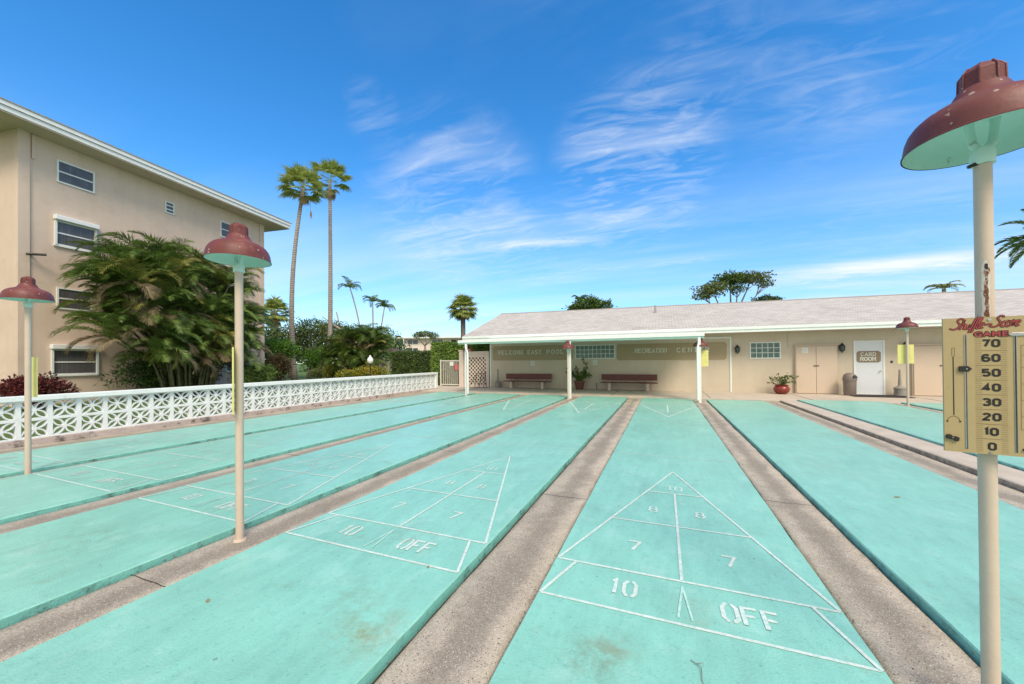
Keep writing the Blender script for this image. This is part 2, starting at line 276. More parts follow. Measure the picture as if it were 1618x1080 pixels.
MT['terracotta'] = mat('oxblood_glazed_pot', (.22, .035, .025), rough=.25, noise_amt=.2, nscale=8)
MT['brownpot'] = mat('brown_pot', (.16, .06, .045), rough=.5, noise_amt=.2, nscale=8)
MT['soil'] = mat('soil', (.04, .03, .02), rough=1)
# shingles
def shingle():
    M = mat('pale_shingles', (.53, .51, .485), rough=.85, noise_amt=.05, nscale=.7, stain=[((.38, .35, .33), .50, .78, .6, .6)])
    t = M.node_tree; N = t.nodes; L = t.links; b = N['Principled BSDF']; src = b.inputs['Base Color'].links[0].from_socket
    uv = N.new('ShaderNodeUVMap'); br = N.new('ShaderNodeTexBrick'); L.new(uv.outputs[0], br.inputs['Vector'])
    br.inputs['Scale'].default_value = 1; br.inputs['Brick Width'].default_value = .30; br.inputs['Row Height'].default_value = .14
    br.inputs['Mortar Size'].default_value = .012; br.inputs['Bias'].default_value = 0
    br.inputs['Color1'].default_value = (.80, .80, .80, 1); br.inputs['Color2'].default_value = (1.12, 1.10, 1.1, 1); br.inputs['Mortar'].default_value = (.50, .47, .46, 1)
    m_ = N.new('ShaderNodeMix'); m_.data_type = 'RGBA'; m_.blend_type = 'MULTIPLY'; m_.inputs[0].default_value = .8
    L.new(src, m_.inputs[6]); L.new(br.outputs[0], m_.inputs[7]); L.new(m_.outputs[2], b.inputs['Base Color'])
    bp = N.new('ShaderNodeBump'); bp.inputs['Strength'].default_value = .5; bp.inputs['Distance'].default_value = .02; L.new(br.outputs['Fac'], bp.inputs['Height']); bp.invert = True
    L.new(bp.outputs[0], b.inputs['Normal']); return M
MT['shingle'] = shingle()
def leaf(name, c, c2, island=.35, rough=.5, trans=.22, nscale=1.2):
    return mat(name, c, rough=rough, color2=c2, nscale=nscale, detail=3, island=island, trans=trans, spec=.4)
MT['areca'] = leaf('areca_frond', (.21, .31, .065), (.055, .12, .03), .55, .42, .28)
MT['areca_stem'] = mat('green_brown_cane', (.12, .12, .06), rough=.7, noise_amt=.35, nscale=5)
MT['areca_dry'] = leaf('dry_frond', (.38, .30, .18), (.22, .18, .09), .35, .8)
MT['areca_yel'] = leaf('yellowing_frond', (.33, .30, .07), (.15, .18, .04), .3, .6)
MT['fan'] = leaf('fan_leaf', (.42, .47, .13), (.20, .28, .07), .35, .5, .35)
MT['fan_dry'] = leaf('dry_fan_leaf', (.38, .29, .13), (.22, .15, .07), .3, .8)
MT['lf_dark'] = leaf('dark_leaves', (.08, .14, .028), (.035, .075, .018), .45)
MT['lf_mid'] = leaf('mid_green_leaves', (.12, .20, .036), (.05, .10, .022), .4)
MT['lf_bright'] = leaf('bright_green_leaves', (.12, .26, .022), (.055, .14, .018), .35)
MT['lf_hedge'] = leaf('hedge_leaves', (.21, .34, .050), (.085, .17, .03), .42)
MT['lf_yellow'] = leaf('yellow_croton_leaves', (.46, .38, .04), (.16, .20, .03), .4)
MT['lf_red'] = leaf('red_croton_leaves', (.17, .024, .024), (.045, .022, .014), .55)
MT['lf_olive'] = leaf('olive_leaves', (.20, .24, .07), (.10, .14, .045), .4)
MT['lf_brownish'] = leaf('bronze_leaves', (.15, .10, .045), (.07, .06, .025), .4)
MT['bark'] = mat('grey_brown_bark', (.21, .17, .135), rough=.95, noise_amt=.3, nscale=9, bump=1, bscale=30, bdist=.03)
def palm_bark():
    M = mat('ringed_palm_bark', (.36, .31, .26), rough=.95, noise_amt=.22, nscale=5, bump=.5, bscale=40, bdist=.02)
    t = M.node_tree; N = t.nodes; L = t.links; b = N['Principled BSDF']; src = b.inputs['Base Color'].links[0].from_socket
    g = N.new('ShaderNodeNewGeometry'); wv = N.new('ShaderNodeTexWave'); wv.bands_direction = 'Z'; wv.inputs['Scale'].default_value = 1.6; wv.inputs['Distortion'].default_value = 2.5; wv.inputs['Detail'].default_value = 3
    L.new(g.outputs['Position'], wv.inputs['Vector'])
    r = N.new('ShaderNodeMapRange'); r.inputs[3].default_value = .62; r.inputs[4].default_value = 1.15; L.new(wv.outputs['Fac'], r.inputs[0])
    h = N.new('ShaderNodeHueSaturation'); L.new(r.outputs[0], h.inputs['Value']); L.new(src, h.inputs['Color']); L.new(h.outputs[0], b.inputs['Base Color']); return M
MT['palm_bark'] = palm_bark()
MT['palebark'] = mat('pale_trunk', (.42, .34, .27), rough=.9, noise_amt=.25, nscale=6, bump=.8, bscale=30)
MT['pinkwall'] = mat('far_building_paint', (.74, .64, .58), rough=.8, noise_amt=.03)
MT['farroof'] = mat('far_roof_white', (.70, .70, .70), rough=.7, noise_amt=.05)
MT['shedroof'] = mat('shed_roof', (.46, .41, .36), rough=.9, noise_amt=.2, nscale=4)
MT['shedwall'] = mat('shed_wall', (.15, .085, .06), rough=.9, noise_amt=.2, nscale=3)
MT['woodfence'] = mat('fence_boards', (.24, .175, .15), rough=.9, noise_amt=.2, nscale=6)
MT['globe'] = mat('white_globe', (.85, .85, .85), rough=.25, noise_amt=.02)
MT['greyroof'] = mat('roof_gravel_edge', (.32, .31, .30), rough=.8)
MT['streakedwhite'] = mat('weathered_white_edge', (.74, .73, .72), rough=.6, noise_amt=.06, nscale=2, stain=[((.28, .20, .16), .60, .68, 3.5, .8)])

# ------------------------------------------------------------------ mesh builder
class MB:
    def __init__(s): s.v = []; s.f = []; s.uv = {}
    def quad(s, a, b, c, d):
        n = len(s.v); s.v += [tuple(a), tuple(b), tuple(c), tuple(d)]; s.f.append((n, n+1, n+2, n+3)); return len(s.f)-1
    def tri(s, a, b, c):
        n = len(s.v); s.v += [tuple(a), tuple(b), tuple(c)]; s.f.append((n, n+1, n+2))
    def box(s, x0, x1, y0, y1, z0, z1, M=None):
        n = len(s.v); P = [(x, y, z) for z in (z0, z1) for y in (y0, y1) for x in (x0, x1)]
        if M is not None: P = [tuple(M @ Vector(p)) for p in P]
        s.v += P
        for q in ((0, 2, 3, 1), (4, 5, 7, 6), (0, 1, 5, 4), (2, 6, 7, 3), (0, 4, 6, 2), (1, 3, 7, 5)): s.f.append(tuple(n+i for i in q))
    def tube(s, pts, rad, seg=12, cap=True):
        pts = [Vector(p) for p in pts]
        if isinstance(rad, (int, float)): rad = [rad]*len(pts)
        rings = []; prev = None
        for i, p in enumerate(pts):
            d = (pts[min(i+1, len(pts)-1)]-pts[max(i-1, 0)]).normalized()
            if prev is None:
                a = d.cross(Vector((0, 0, 1)));
                if a.length < .01: a = Vector((1, 0, 0))
                a.normalize()
            else: a = (prev - d*prev.dot(d)).normalized()
            prev = a; b = d.cross(a); n = len(s.v)
            for k in range(seg):
                t = 2*math.pi*k/seg; s.v.append(tuple(p + (a*math.cos(t)+b*math.sin(t))*rad[i]))
            rings.append(n)
        for i in range(len(rings)-1):
            for k in range(seg):
                k2 = (k+1) % seg; s.f.append((rings[i]+k, rings[i]+k2, rings[i+1]+k2, rings[i+1]+k))
        if cap:
            s.f.append(tuple(rings[0]+k for k in reversed(range(seg)))); s.f.append(tuple(rings[-1]+k for k in range(seg)))
    def lathe(s, prof, seg=40, c=(0, 0, 0), close=False, a0=0.):
        rows = []
        for r, z in prof:
            n = len(s.v); rows.append(n)
            for k in range(seg):
                t = 2*math.pi*k/seg+a0; s.v.append((c[0]+r*math.cos(t), c[1]+r*math.sin(t), c[2]+z))
        for i in range(len(rows)-1):
            for k in range(seg):
                k2 = (k+1) % seg; s.f.append((rows[i]+k, rows[i]+k2, rows[i+1]+k2, rows[i+1]+k))
        if close:
            s.f.append(tuple(rows[0]+k for k in reversed(range(seg)))); s.f.append(tuple(rows[-1]+k for k in range(seg)))
    def prism(s, pts, M, h):  # polygon pts (2D) extruded by h along local z, transformed by M
        n = len(s.v); k = len(pts)
        for z in (0, h):
            for x, y in pts: s.v.append(tuple(M @ Vector((x, y, z))))
        s.f.append(tuple(n+i for i in reversed(range(k)))); s.f.append(tuple(n+k+i for i in range(k)))
        for i in range(k):
            j = (i+1) % k; s.f.append((n+i, n+j, n+k+j, n+k+i))
    def build(s, name, material, parent=None, smooth=False, bevel=0.):
        me = bpy.data.meshes.new(name); me.from_pydata(s.v, [], s.f)
        mats = material if isinstance(material, list) else [material]
        for x in mats: me.materials.append(x)
        if s.uv:
            l = me.uv_layers.new(name='UVMap')
            for fi, uvs in s.uv.items():
                for li, uv in zip(me.polygons[fi].loop_indices, uvs): l.data[li].uv = uv
        if smooth:
            for p in me.polygons: p.use_smooth = True
        me.update()
        o = bpy.data.objects.new(name, me); col.objects.link(o)
        if parent: o.parent = parent
        if bevel:
            bv = o.modifiers.new('bevel', 'BEVEL'); bv.width = bevel; bv.segments = 2; bv.limit_method = 'ANGLE'
        if smooth == 'auto':
            me.set_sharp_from_angle(angle=R(38))
        return o
def tag(o, label, cat, group=None):
    o['label'] = label; o['category'] = cat
    if group: o['group'] = group
    return o
def empty(name, loc, label, cat, rz=0, group=None):
    o = bpy.data.objects.new(name, None); col.objects.link(o); o.location = loc; o.rotation_euler = (0, 0, rz); o.empty_display_size = .2
    return tag(o, label, cat, group)
def copy_tree(o, parent=None):
    c = o.copy(); col.objects.link(c)
    if parent: c.parent = parent; c.matrix_parent_inverse = o.matrix_parent_inverse
    for ch in [x for x in bpy.data.objects if x.parent == o]: copy_tree(ch, c)
    return c
def struct(o): o['kind'] = 'structure'; return o
def BOX(name, x0, x1, y0, y1, z0, z1, m_, parent=None, bevel=0.):
    b = MB(); b.box(x0, x1, y0, y1, z0, z1); return b.build(name, m_, parent, bevel=bevel)

# ------------------------------------------------------------------ stroke lettering (mitred ribbons)
G = {
 '0': [[(1, 0), (3, 0), (4, 1), (4, 5), (3, 6), (1, 6), (0, 5), (0, 1), (1, 0)]],
 '1': [[(2, 0), (2, 6), (.8, 5)]],
 '2': [[(0, 4.7), (.6, 5.7), (1.4, 6), (2.8, 6), (3.8, 5.2), (3.8, 4.2), (0, .2), (0, 0), (4, 0)]],
 '3': [[(0, 5.2), (1, 6), (3, 6), (3.9, 5.2), (3.9, 4), (3, 3.2), (1.7, 3.2)], [(3, 3.2), (4, 2.3), (4, .9), (3, 0), (1, 0), (0, .9)]],
 '4': [[(4.3, 1.5), (0, 1.5), (2.9, 6), (2.9, 0)]],
 '5': [[(3.8, 6), (.3, 6), (.2, 3.3), (2.9, 3.6), (4, 2.6), (4, .9), (3, 0), (1, 0), (0, .8)]],
 '6': [[(3.8, 5.2), (2.9, 6), (1.1, 6), (0, 4.9), (0, 1), (1, 0), (3, 0), (4, 1), (4, 2.5), (3, 3.4), (1, 3.4), (0, 2.6)]],
 '7': [[(0, 6), (4, 6), (1.6, 0)]],
 '8': [[(1, 3.1), (.3, 3.9), (.3, 5.2), (1.1, 6), (2.9, 6), (3.7, 5.2), (3.7, 3.9), (3, 3.1), (1, 3.1)], [(1, 3.1), (0, 2.1), (0, .9), (1, 0), (3, 0), (4, .9), (4, 2.1), (3, 3.1)]],
 'A': [[(0, 0), (2, 6), (4, 0)], [(.8, 2.1), (3.2, 2.1)]],
 'C': [[(4, 4.9), (3, 6), (1, 6), (0, 5), (0, 1), (1, 0), (3, 0), (4, 1.1)]],
 'D': [[(0, 0), (0, 6), (2.8, 6), (4, 4.6), (4, 1.4), (2.8, 0), (0, 0)]],
 'E': [[(4, 6), (0, 6), (0, 0), (4, 0)], [(0, 3.1), (3, 3.1)]],
 'F': [[(4, 6), (0, 6), (0, 0)], [(0, 3.1), (3, 3.1)]],
 'G': [[(4, 4.9), (3, 6), (1, 6), (0, 5), (0, 1), (1, 0), (3, 0), (4, 1), (4, 2.7), (2.4, 2.7)]],
 'I': [[(2, 0), (2, 6)]],
 'L': [[(0, 6), (0, 0), (4, 0)]],
 'M': [[(0, 0), (0, 6), (2, 2.2), (4, 6), (4, 0)]],
 'N': [[(0, 0), (0, 6), (4, 0), (4, 6)]],
 'O': [[(1.2, 0), (2.8, 0), (4, 1.3), (4, 4.7), (2.8, 6), (1.2, 6), (0, 4.7), (0, 1.3), (1.2, 0)]],
 'P': [[(0, 0), (0, 6), (3, 6), (4, 5.1), (4, 3.6), (3, 2.7), (0, 2.7)]],
 'R': [[(0, 0), (0, 6), (3, 6), (4, 5.1), (4, 3.7), (3, 2.9), (0, 2.9)], [(2, 2.9), (4, 0)]],
 'S': [[(4, 5), (3, 6), (1, 6), (0, 5), (0, 4), (1, 3.1), (3, 2.9), (4, 2), (4, 1), (3, 0), (1, 0), (0, 1)]],
 'T': [[(2, 0), (2, 6)], [(0, 6), (4, 6)]],
 'W': [[(0, 6), (1, 0), (2, 4.2), (3, 0), (4, 6)]],
}
SER = {'A': [(0, 0), (4, 0)], 'I': [(2, 0), (2, 6)], 'L': [(0, 6)], 'M': [(0, 0), (4, 0), (0, 6), (4, 6)], 'N': [(0, 0), (0, 6), (4, 6)], 'P': [(0, 0)], 'R': [(0, 0), (4, 0)], 'T': [(2, 0)], 'W': [(0, 6), (4, 6)], 'F': [(0, 0)]}
# stencil forms for the court numerals
GS = {
 '0': [[(1.55, 0), (1, 0), (0, 1), (0, 5), (1, 6), (1.55, 6)], [(2.45, 0), (3, 0), (4, 1), (4, 5), (3, 6), (2.45, 6)]],
 '1': G['1'], '7': G['7'],
 '8': [[(1.6, 3.1), (1, 3.1), (.3, 3.9), (.3, 5.2), (1.1, 6), (1.6, 6)], [(2.4, 6), (2.9, 6), (3.7, 5.2), (3.7, 3.9), (3, 3.1), (2.4, 3.1)], [(1.6, 3.1), (1, 3.1), (0, 2.1), (0, .9), (1, 0), (1.6, 0)], [(2.4, 3.1), (3, 3.1), (4, 2.1), (4, .9), (3, 0), (2.4, 0)]],
 'O': [[(1.5, 0), (1, 0), (0, 1), (0, 5), (1, 6), (1.5, 6)], [(2.5, 0), (3, 0), (4, 1), (4, 5), (3, 6), (2.5, 6)]],
 'F': [[(4, 6), (.7, 6)], [(0, 6.35), (0, -.3)], [(.7, 3.1), (3.2, 3.1)]],
}
def ribbon(mb, pts, wd, M, z, h):
    P = [Vector(p) for p in pts]; n = len(P); closed = (P[0]-P[-1]).length < 1e-6
    if closed: P = P[:-1]; n -= 1
    Lp, Rp = [], []
    for i in range(n):
        a = P[(i-1) % n] if (closed or i > 0) else None; c = P[(i+1) % n] if (closed or i < n-1) else None
        d1 = (P[i]-a).normalized() if a is not None else None; d2 = (c-P[i]).normalized() if c is not None else None
        if d1 is None: d1 = d2
        if d2 is None: d2 = d1
        n1 = Vector((-d1.y, d1.x)); n2 = Vector((-d2.y, d2.x)); nm = (n1+n2)
        if nm.length < .2: nm = n1
        nm.normalize(); k = wd/2/max(.45, nm.dot(n1))
        Lp.append(P[i]+nm*k); Rp.append(P[i]-nm*k)
    cnt = n if closed else n-1
    for i in range(cnt):
        j = (i+1) % n
        b = len(mb.v)
        for q in (Lp[i], Rp[i], Rp[j], Lp[j]): mb.v.append(tuple(M @ Vector((q.x, q.y, z+h))))
        for q in (Lp[i], Rp[i], Rp[j], Lp[j]): mb.v.append(tuple(M @ Vector((q.x, q.y, z))))
        mb.f.append((b, b+1, b+2, b+3)); mb.f.append((b+1, b, b+4, b+5)); mb.f.append((b+3, b+2, b+6, b+7))
        if not closed and i == 0: mb.f.append((b, b+3, b+7, b+4)) if False else mb.f.append((b, b+4, b+5, b+1))
        if not closed and i == cnt-1: mb.f.append((b+3, b+2, b+6, b+7)[::-1])
def text(mb, s, M, H, W, wd, gap, glyphs=G, serif=0., slant=0., z=0., h=.003, center=True, space=None):
    """letters of height H, width W, stroke wd; M maps local (x, y, normal) to the scene"""
    adv = W+gap; tot = sum((space if (c == ' ' and space) else (adv*.45 if c in 'I1' and glyphs is not GS else adv)) for c in s)-gap
    x = -tot/2 if center else 0; k = 0
    for c in s:
        if c == ' ': x += space or adv; continue
        a = adv*.45 if c in 'I1' and glyphs is not GS else adv
        off = -(W-(a-gap))/2 if c in 'I1' else 0
        def tp(p): return (x+off+p[0]*W/4+slant*p[1]*H/6, p[1]*H/6-H/2)
        for pl in glyphs[c]:
            ribbon(mb, [tp(p) for p in pl], wd, M, z+k*.00015, h); k += 1
        if serif:
            for p in SER.get(c, []):
                q = tp(p); ribbon(mb, [(q[0]-serif, q[1]), (q[0]+serif, q[1])], wd*.8, M, z+k*.00015, h); k += 1
        x += a
def wallM(x, y, z, facing='-y'):   # local x right, local y up, local z towards the viewer
    return Matrix(((1, 0, 0, x), (0, 0, -1, y), (0, 1, 0, z), (0, 0, 0, 1)))

# ================================================================== SETTING: ground
g0 = MB(); g0.quad((-400, -200, -.30), (400, -200, -.30), (400, 600, -.30), (-400, 600, -.30))
struct(g0.build('ground', MT['lawn']))
# lawn beyond the block wall: gently uneven sheet
lw = MB(); nx, ny = 60, 60
def lz(x, y): return -.09 + .05*noise.noise(Vector((x*.15, y*.15, 0)))+.02*noise.noise(Vector((x*.8, y*.8, 3)))
for j in range(ny+1):
    for i in range(nx+1):
        x = -72+60*i/nx; y = -8+80*j/ny; lw.v.append((x+(-.12 if i == nx else 0), y, lz(x, y)))
for j in range(ny):
    for i in range(nx):
        a = j*(nx+1)+i; lw.f.append((a, a+1, a+nx+2, a+nx+1))
struct(lw.build('lawn', MT['lawn'], smooth=True))
# dirt bed below the whole court yard
bd = MB(); bd.quad((-12.3, -6, -.085), (32, -6, -.085), (32, 21, -.085), (-12.3, 21, -.085)); struct(bd.build('joint_bed', MT['dirt']))

Y0, Y1 = -1.6, 15.95
LANES = [(-11.03, -8.98), (-8.62, -6.42), (-5.86, -3.95), (-3.39, -1.52), (-.915, .93), (1.455, 3.335), (4.36, 6.75), (7.22, 9.4), (9.95, 11.9)]
SHEAR = {0: .020, 1: .024}
def shx(x, y): 
    k = max(0, min(1, (-5.9-x)/2.4)); return k*.022*(y-2)
def strip(name, x0, x1, y0, y1, z, m_, crown=.0, ny=40, thick=.03):
    mb = MB(); xs = [x0, x0+.012, x0+(x1-x0)*.3, x0+(x1-x0)*.5, x0+(x1-x0)*.7, x1-.012, x1]
    us = [0, .03, .3, .5, .7, .97, 1]; zs = [-.012, 0, -crown*.7, -crown, -crown*.7, 0, -.012]
    for j in range(ny+1):
        y = y0+(y1-y0)*j/ny
        for i in range(7):
            jit = .012*noise.noise(Vector((y*2.1, x0*3+i, .5)))+.008*noise.noise(Vector((y*8, x0*3+i, .5))) if i in (0, 1, 5, 6) else 0
            mb.v.append((xs[i]+jit+(shx(xs[i], y) if xs[i] > -11.9 else 0), y, z+zs[i]+.003*noise.noise(Vector((xs[i], y, 0)))))
    for j in range(ny):
        for i in range(6):
            a = j*7+i; mb.f.append((a, a+1, a+8, a+7))
            mb.uv[len(mb.f)-1] = [(us[i], j), (us[i+1], j), (us[i+1], j+1), (us[i], j+1)]
    return struct(mb.build(name, m_, smooth=True))
strip('path', -12.0, LANES[0][0]-.015, Y0, Y1+.02, -.052, MT['gutter'], .004, 60)
for a, b in zip(LANES[:5], LANES[1:6]):
    strip('path', a[1]+.034, b[0]-.020, Y0, Y1+.02, -.05, MT['gutter'], .006, 70)
strip('path', LANES[5][1]+.012, 3.84, Y0, Y1+.02, -.03, MT['gutter'], .004, 60)
# raised platform carrying the right-hand courts, with its dirty kerb face
PZ = .045
kb = MB()
N = 120
for j in range(N+1):
    y = -3+(Y1+.02+3)*j/N; jj = .008*noise.noise(Vector((y*2.2, 0, 0)))+.004*noise.noise(Vector((y*9, 0, 0)))
    zt = PZ
    kb.v += [(3.86+jj, y, -.09), (3.855+jj, y, zt-.012), (3.87+jj*.6, y, zt), (4.345, y, zt)]
kf = []
for j in range(N):
    for i in range(3):
        a = j*4+i; kb.f.append((a, a+1, a+5, a+4)); kf.append(1 if i == 0 else 0)
ko = kb.build('kerb', [MT['apron'], MT['curbside']])
for p, k in zip(ko.data.polygons, kf): p.material_index = k
struct(ko)
strip('path', LANES[6][1]+.012, LANES[7][0]-.012, -3, Y1+.02, PZ-.005, MT['gutter'], .004)
strip('path', LANES[7][1]+.012, LANES[8][0]-.012, -3, Y1+.02, PZ-.005, MT['gutter'], .004)
strip('path', LANES[8][1]+.012, 30, -3, Y1+.02, PZ-.005, MT['apron'], .0)
# concrete apron in front of the recreation building
ap = MB()
N = 90
for j in range(N+1):
    x = -15.2+(30+15.2)*j/N; jj = .01*noise.noise(Vector((x*1.7, 5, 0)))
    ap.v += [(x, 16.03+jj, -.08), (x, 16.03+jj, .018), (x, 16.06+jj, .03), (x, 19.7, .035)]
for j in range(N):
    for i in range(3):
        a = j*4+i; ap.f.append((a, a+4, a+5, a+1))
struct(ap.build('apron', MT['apron']))
for i, (x, m_) in enumerate(((-9.8, 0), (-6.0, 0), (-2.2, 0), (1.6, 0), (5.0, 0), (8.9, 0))):
    c = MB(); c.box(x-.006, x+.006, 16.06, 19.5, .03, .0385); struct(c.build('pavement_joint', MT['dirt']))

# ================================================================== COURTS
FT = .3048
def court(idx, x0, x1, ztop, label, near=True, far=True, sl=0., dead=True):
    root = empty('shuffleboard_court', ((x0+x1)/2, 0, 0), label, 'shuffleboard court', group='turquoise shuffleboard courts')
    cx = (x0+x1)/2; hw = (x1-x0)/2
    mb = MB(); N = 110; y0 = Y0-1 if idx > 5 else Y0
    for j in range(N+1):
        y = y0+(Y1-y0)*j/N
        jl = .007*noise.noise(Vector((y*1.3, idx*7.1, 0)))+.004*noise.noise(Vector((y*6, idx*3.3, 2)))
        jr = .007*noise.noise(Vector((y*1.3, idx*5.7, 9)))+.004*noise.noise(Vector((y*6, idx*2.3, 7)))
        zz = ztop
        mb.v += [(-hw+jl, y, -.085), (-hw+jl, y, zz-.010), (-hw+jl*.8+.008, y, zz), (hw+jr*.8-.008, y, zz), (hw+jr, y, zz-.010), (hw+jr, y, -.085)]
    mb.v = [(x+shx(x+cx, y), y, z) for x, y, z in mb.v]
    mi = []
    for j in range(N):
        for i in range(5):
            a = j*6+i; mb.f.append((a, a+1, a+7, a+6)[::-1]); mi.append(1 if i in (0, 4) else 0)
    n = len(mb.v)
    mb.f.append(tuple(range(6))); mb.f.append(tuple(N*6+i for i in reversed(range(6)))); mi += [1, 1]
    o = mb.build('slab', [MT['court'], MT['court_side']], root)
    for p, k in zip(o.data.polygons, mi): p.material_index = k
    if not (near or far or dead): return root
    Z = ztop+.001; s = hw/(3*FT)
    def seg(mbx, a, b, wd, k):
        M = Matrix.Identity(4)
        ribbon(mbx, [a, b], wd, M, Z, .0022+k*.00018)
    def end(flip):
        ln = MB(); wl = .042 if flip else .0225; ft = MB()
        def T(x, y):   # court feet -> local metres
            Y = y*FT
            q = (-x*FT*s, 52*FT-Y+.02) if flip else (x*FT*s, Y)
            return (q[0]+shx(q[0]+cx, q[1]), q[1])
        e = 2.93
        L_ = [((-e, 6.42), (e, 6.42)), ((-e, 7.98), (e, 7.98)), ((-2.02, 11.05), (2.02, 11.05)), ((-1.0, 14.1), (1.0, 14.1)),
              ((-e, 8), (0, 17.15)), ((e, 8), (0, 17.15)), ((0, 8.02), (0, 14.1))]
        for k, (a, b) in enumerate(L_): seg(ln, T(*a), T(*b), wl, k)
        seg(ln, T(-e, 6.42), T(-2.45, 7.98), wl, 8); seg(ln, T(e, 6.42), T(2.45, 7.98), wl, 9)
        seg(ft, T(0, 7.75), T(-.12, 6.60), .014, 10); seg(ft, T(0, 7.75), T(.14, 6.60), .014, 11)
        ln.build('court_lines', MT['line'], root); ft.build('wedge_lines', MT['linefaint'], root)
        def tm(x, y):
            p = T(x, y); sg = -1 if flip else 1
            return Matrix(((sg, 0, 0, p[0]), (0, sg, 0, p[1]), (0, 0, 1, 0), (0, 0, 0, 1)))
        for (t_, x, y, H, W, wd, gp) in (('10', 0, 14.72, .13, .075, .018, .018), ('8', -.72, 12.25, .135, .075, .020, 0), ('8', .72, 12.25, .135, .075, .020, 0),
                                   ('7', -1.15, 9.35, .16, .095, .024, 0), ('7', 1.15, 9.35, .16, .095, .024, 0), ('10', -1.25, 7.25, .165, .075, .026, .022), ('OFF', 1.22, 7.15, .165, .078, .026, .034)):
            tx = MB(); text(tx, t_, tm(x, y), H, W, wd, gp, glyphs=GS, z=Z, h=.0024); tx.build('court_number', MT['line'], root)
    if near: end(False)
    if far: end(True)
    if dead:
        d = MB()
        for k, y in enumerate((20, 32)): d = MB(); ya_ = y*FT; seg(d, (-hw+.03+shx(x0, ya_), ya_), (hw-.03+shx(x1, ya_), ya_), .020, k); d.build('dead_line', MT['line'], root)
    return root
court(0, *LANES[0], 0, 'leftmost turquoise court, running along the foot of the white block wall')
court(1, *LANES[1], 0, 'second turquoise court from the block wall, just right of the small left lamp')
court(2, *LANES[2], 0, 'turquoise court directly left of the mid-height lamp pole in the middle left')
court(3, *LANES[3], 0, 'turquoise court between the middle-left lamp pole and the central court')
court(4, *LANES[4], 0, 'central turquoise court with the nearest 10 OFF marking and a fallen twig')
court(5, *LANES[5], 0, 'blank turquoise court just right of the central one, beside the concrete kerb', False, False, dead=False)
court(6, *LANES[6], PZ+.04, 'blank turquoise court on the raised side, just beyond the concrete kerb', False, False, dead=False)
court(7, *LANES[7], PZ+.04, 'far right turquoise court behind the lamp with the yellow board', False, False, dead=False)
court(8, *LANES[8], PZ+.04, 'turquoise court glimpsed at the right edge behind the big scoreboard', False, False, dead=False)
# debris
dr_ = random.Random(17); cb = MB()
for a, b in zip(LANES[:6], LANES[1:6]+[(3.84, 0)]):
    for e_, sg in ((a[1]+.012, 1), (b[0]-.010, -1)):
        for _ in range(150):
            y = Y0+(dr_.random()**1.6)*(Y1-Y0)*.8; x = e_+sg*abs(dr_.gauss(0, .02)); x += shx(x, y)
            leaf_q = Vector((x, y, -.046)); d = Vector((dr_.uniform(-1, 1), dr_.uniform(-1, 1), dr_.uniform(0, .5))).normalized(); sv = Vector((-d.y, d.x, 0)).normalized(); L__ = dr_.uniform(.006, .022)
            cb.quad(leaf_q, leaf_q+d*L__*.5+sv*L__*.3, leaf_q+d*L__, leaf_q+d*L__*.5-sv*L__*.3)
cbo = cb.build('leaf_debris', MT['bark']); cbo['kind'] = 'stuff'; cbo['label'] = 'crumbs of leaf and dirt along the court edges'; cbo['category'] = 'debris'
for gx0, gx1, ys in ((-.897, -1.50, (3.9, 9.2)), (.946, 1.44, (4.6, 10.6)), (-3.41, -3.93, (1.1, 5.4, 10.4)), (3.35, 3.84, (3.1, 7.4, 12.)), (-5.88, -6.33, (4.2, 9.8))):
    for y in ys:
        c = MB(); P_ = [(gx0+(gx1-gx0)*k/8, y+.012*noise.noise(Vector((k*.9, y, 0)))) for k in range(9)]; ribbon(c, P_, .007, Matrix.Identity(4), -.058, .0095); struct(c.build('pavement_joint', MT['dirt']))
def twig(x, y, rz, sc, label):
    t = MB(); t.tube([(0, 0, .006), (.06, .02, .012), (.13, -.02, .006), (.19, -.03, .004)], [.002, .0022, .0018, .001], 5)
    t.tube([(.03, .01, .009), (.035, .05, .014)], [.0018, .001], 5)
    o = t.build('fallen_twig', MT['bark']); o.location = (x, y, .001); o.rotation_euler = (0, 0, rz); o.scale = (sc,)*3; return tag(o, label, 'twig')
twig(.02, 1.68, R(-62), 1., 'short forked twig lying on the central court in the foreground')
def dleaf(x, y, z, rz, sc, label, nm='fallen_leaf'):
    t = MB(); P = [(0, 0, 0), (.25, .22, .12), (.7, .2, .05), (1, 0, .1), (.7, -.2, .12), (.25, -.22, .05)]
    t.v = [(a*.06*sc, b*.06*sc, c*.05*sc+.002) for a, b, c in P]; t.f = [(0, 1, 2, 3), (0, 3, 4, 5)]
    o = t.build(nm, MT['areca_dry']); o.location = (x, y, z); o.rotation_euler = (0, 0, rz); return tag(o, label, 'leaf', 'dry leaves on the courts')
dleaf(2.3, 5.05, .001, .4, 1.3, 'dry leaf on the blank court right of centre')
dleaf(-1.78, 1.92, .001, 2., .6, 'dark crumb of leaf at the corner of the 10 OFF base line')
dleaf(-3.45, 1.35, -.045, 1.1, 1.2, 'dry leaf in the gutter beside the left foreground court')
dleaf(-2.9, 1.05, .001, 2.6, .8, 'dry leaf on the left foreground court near the lamp')

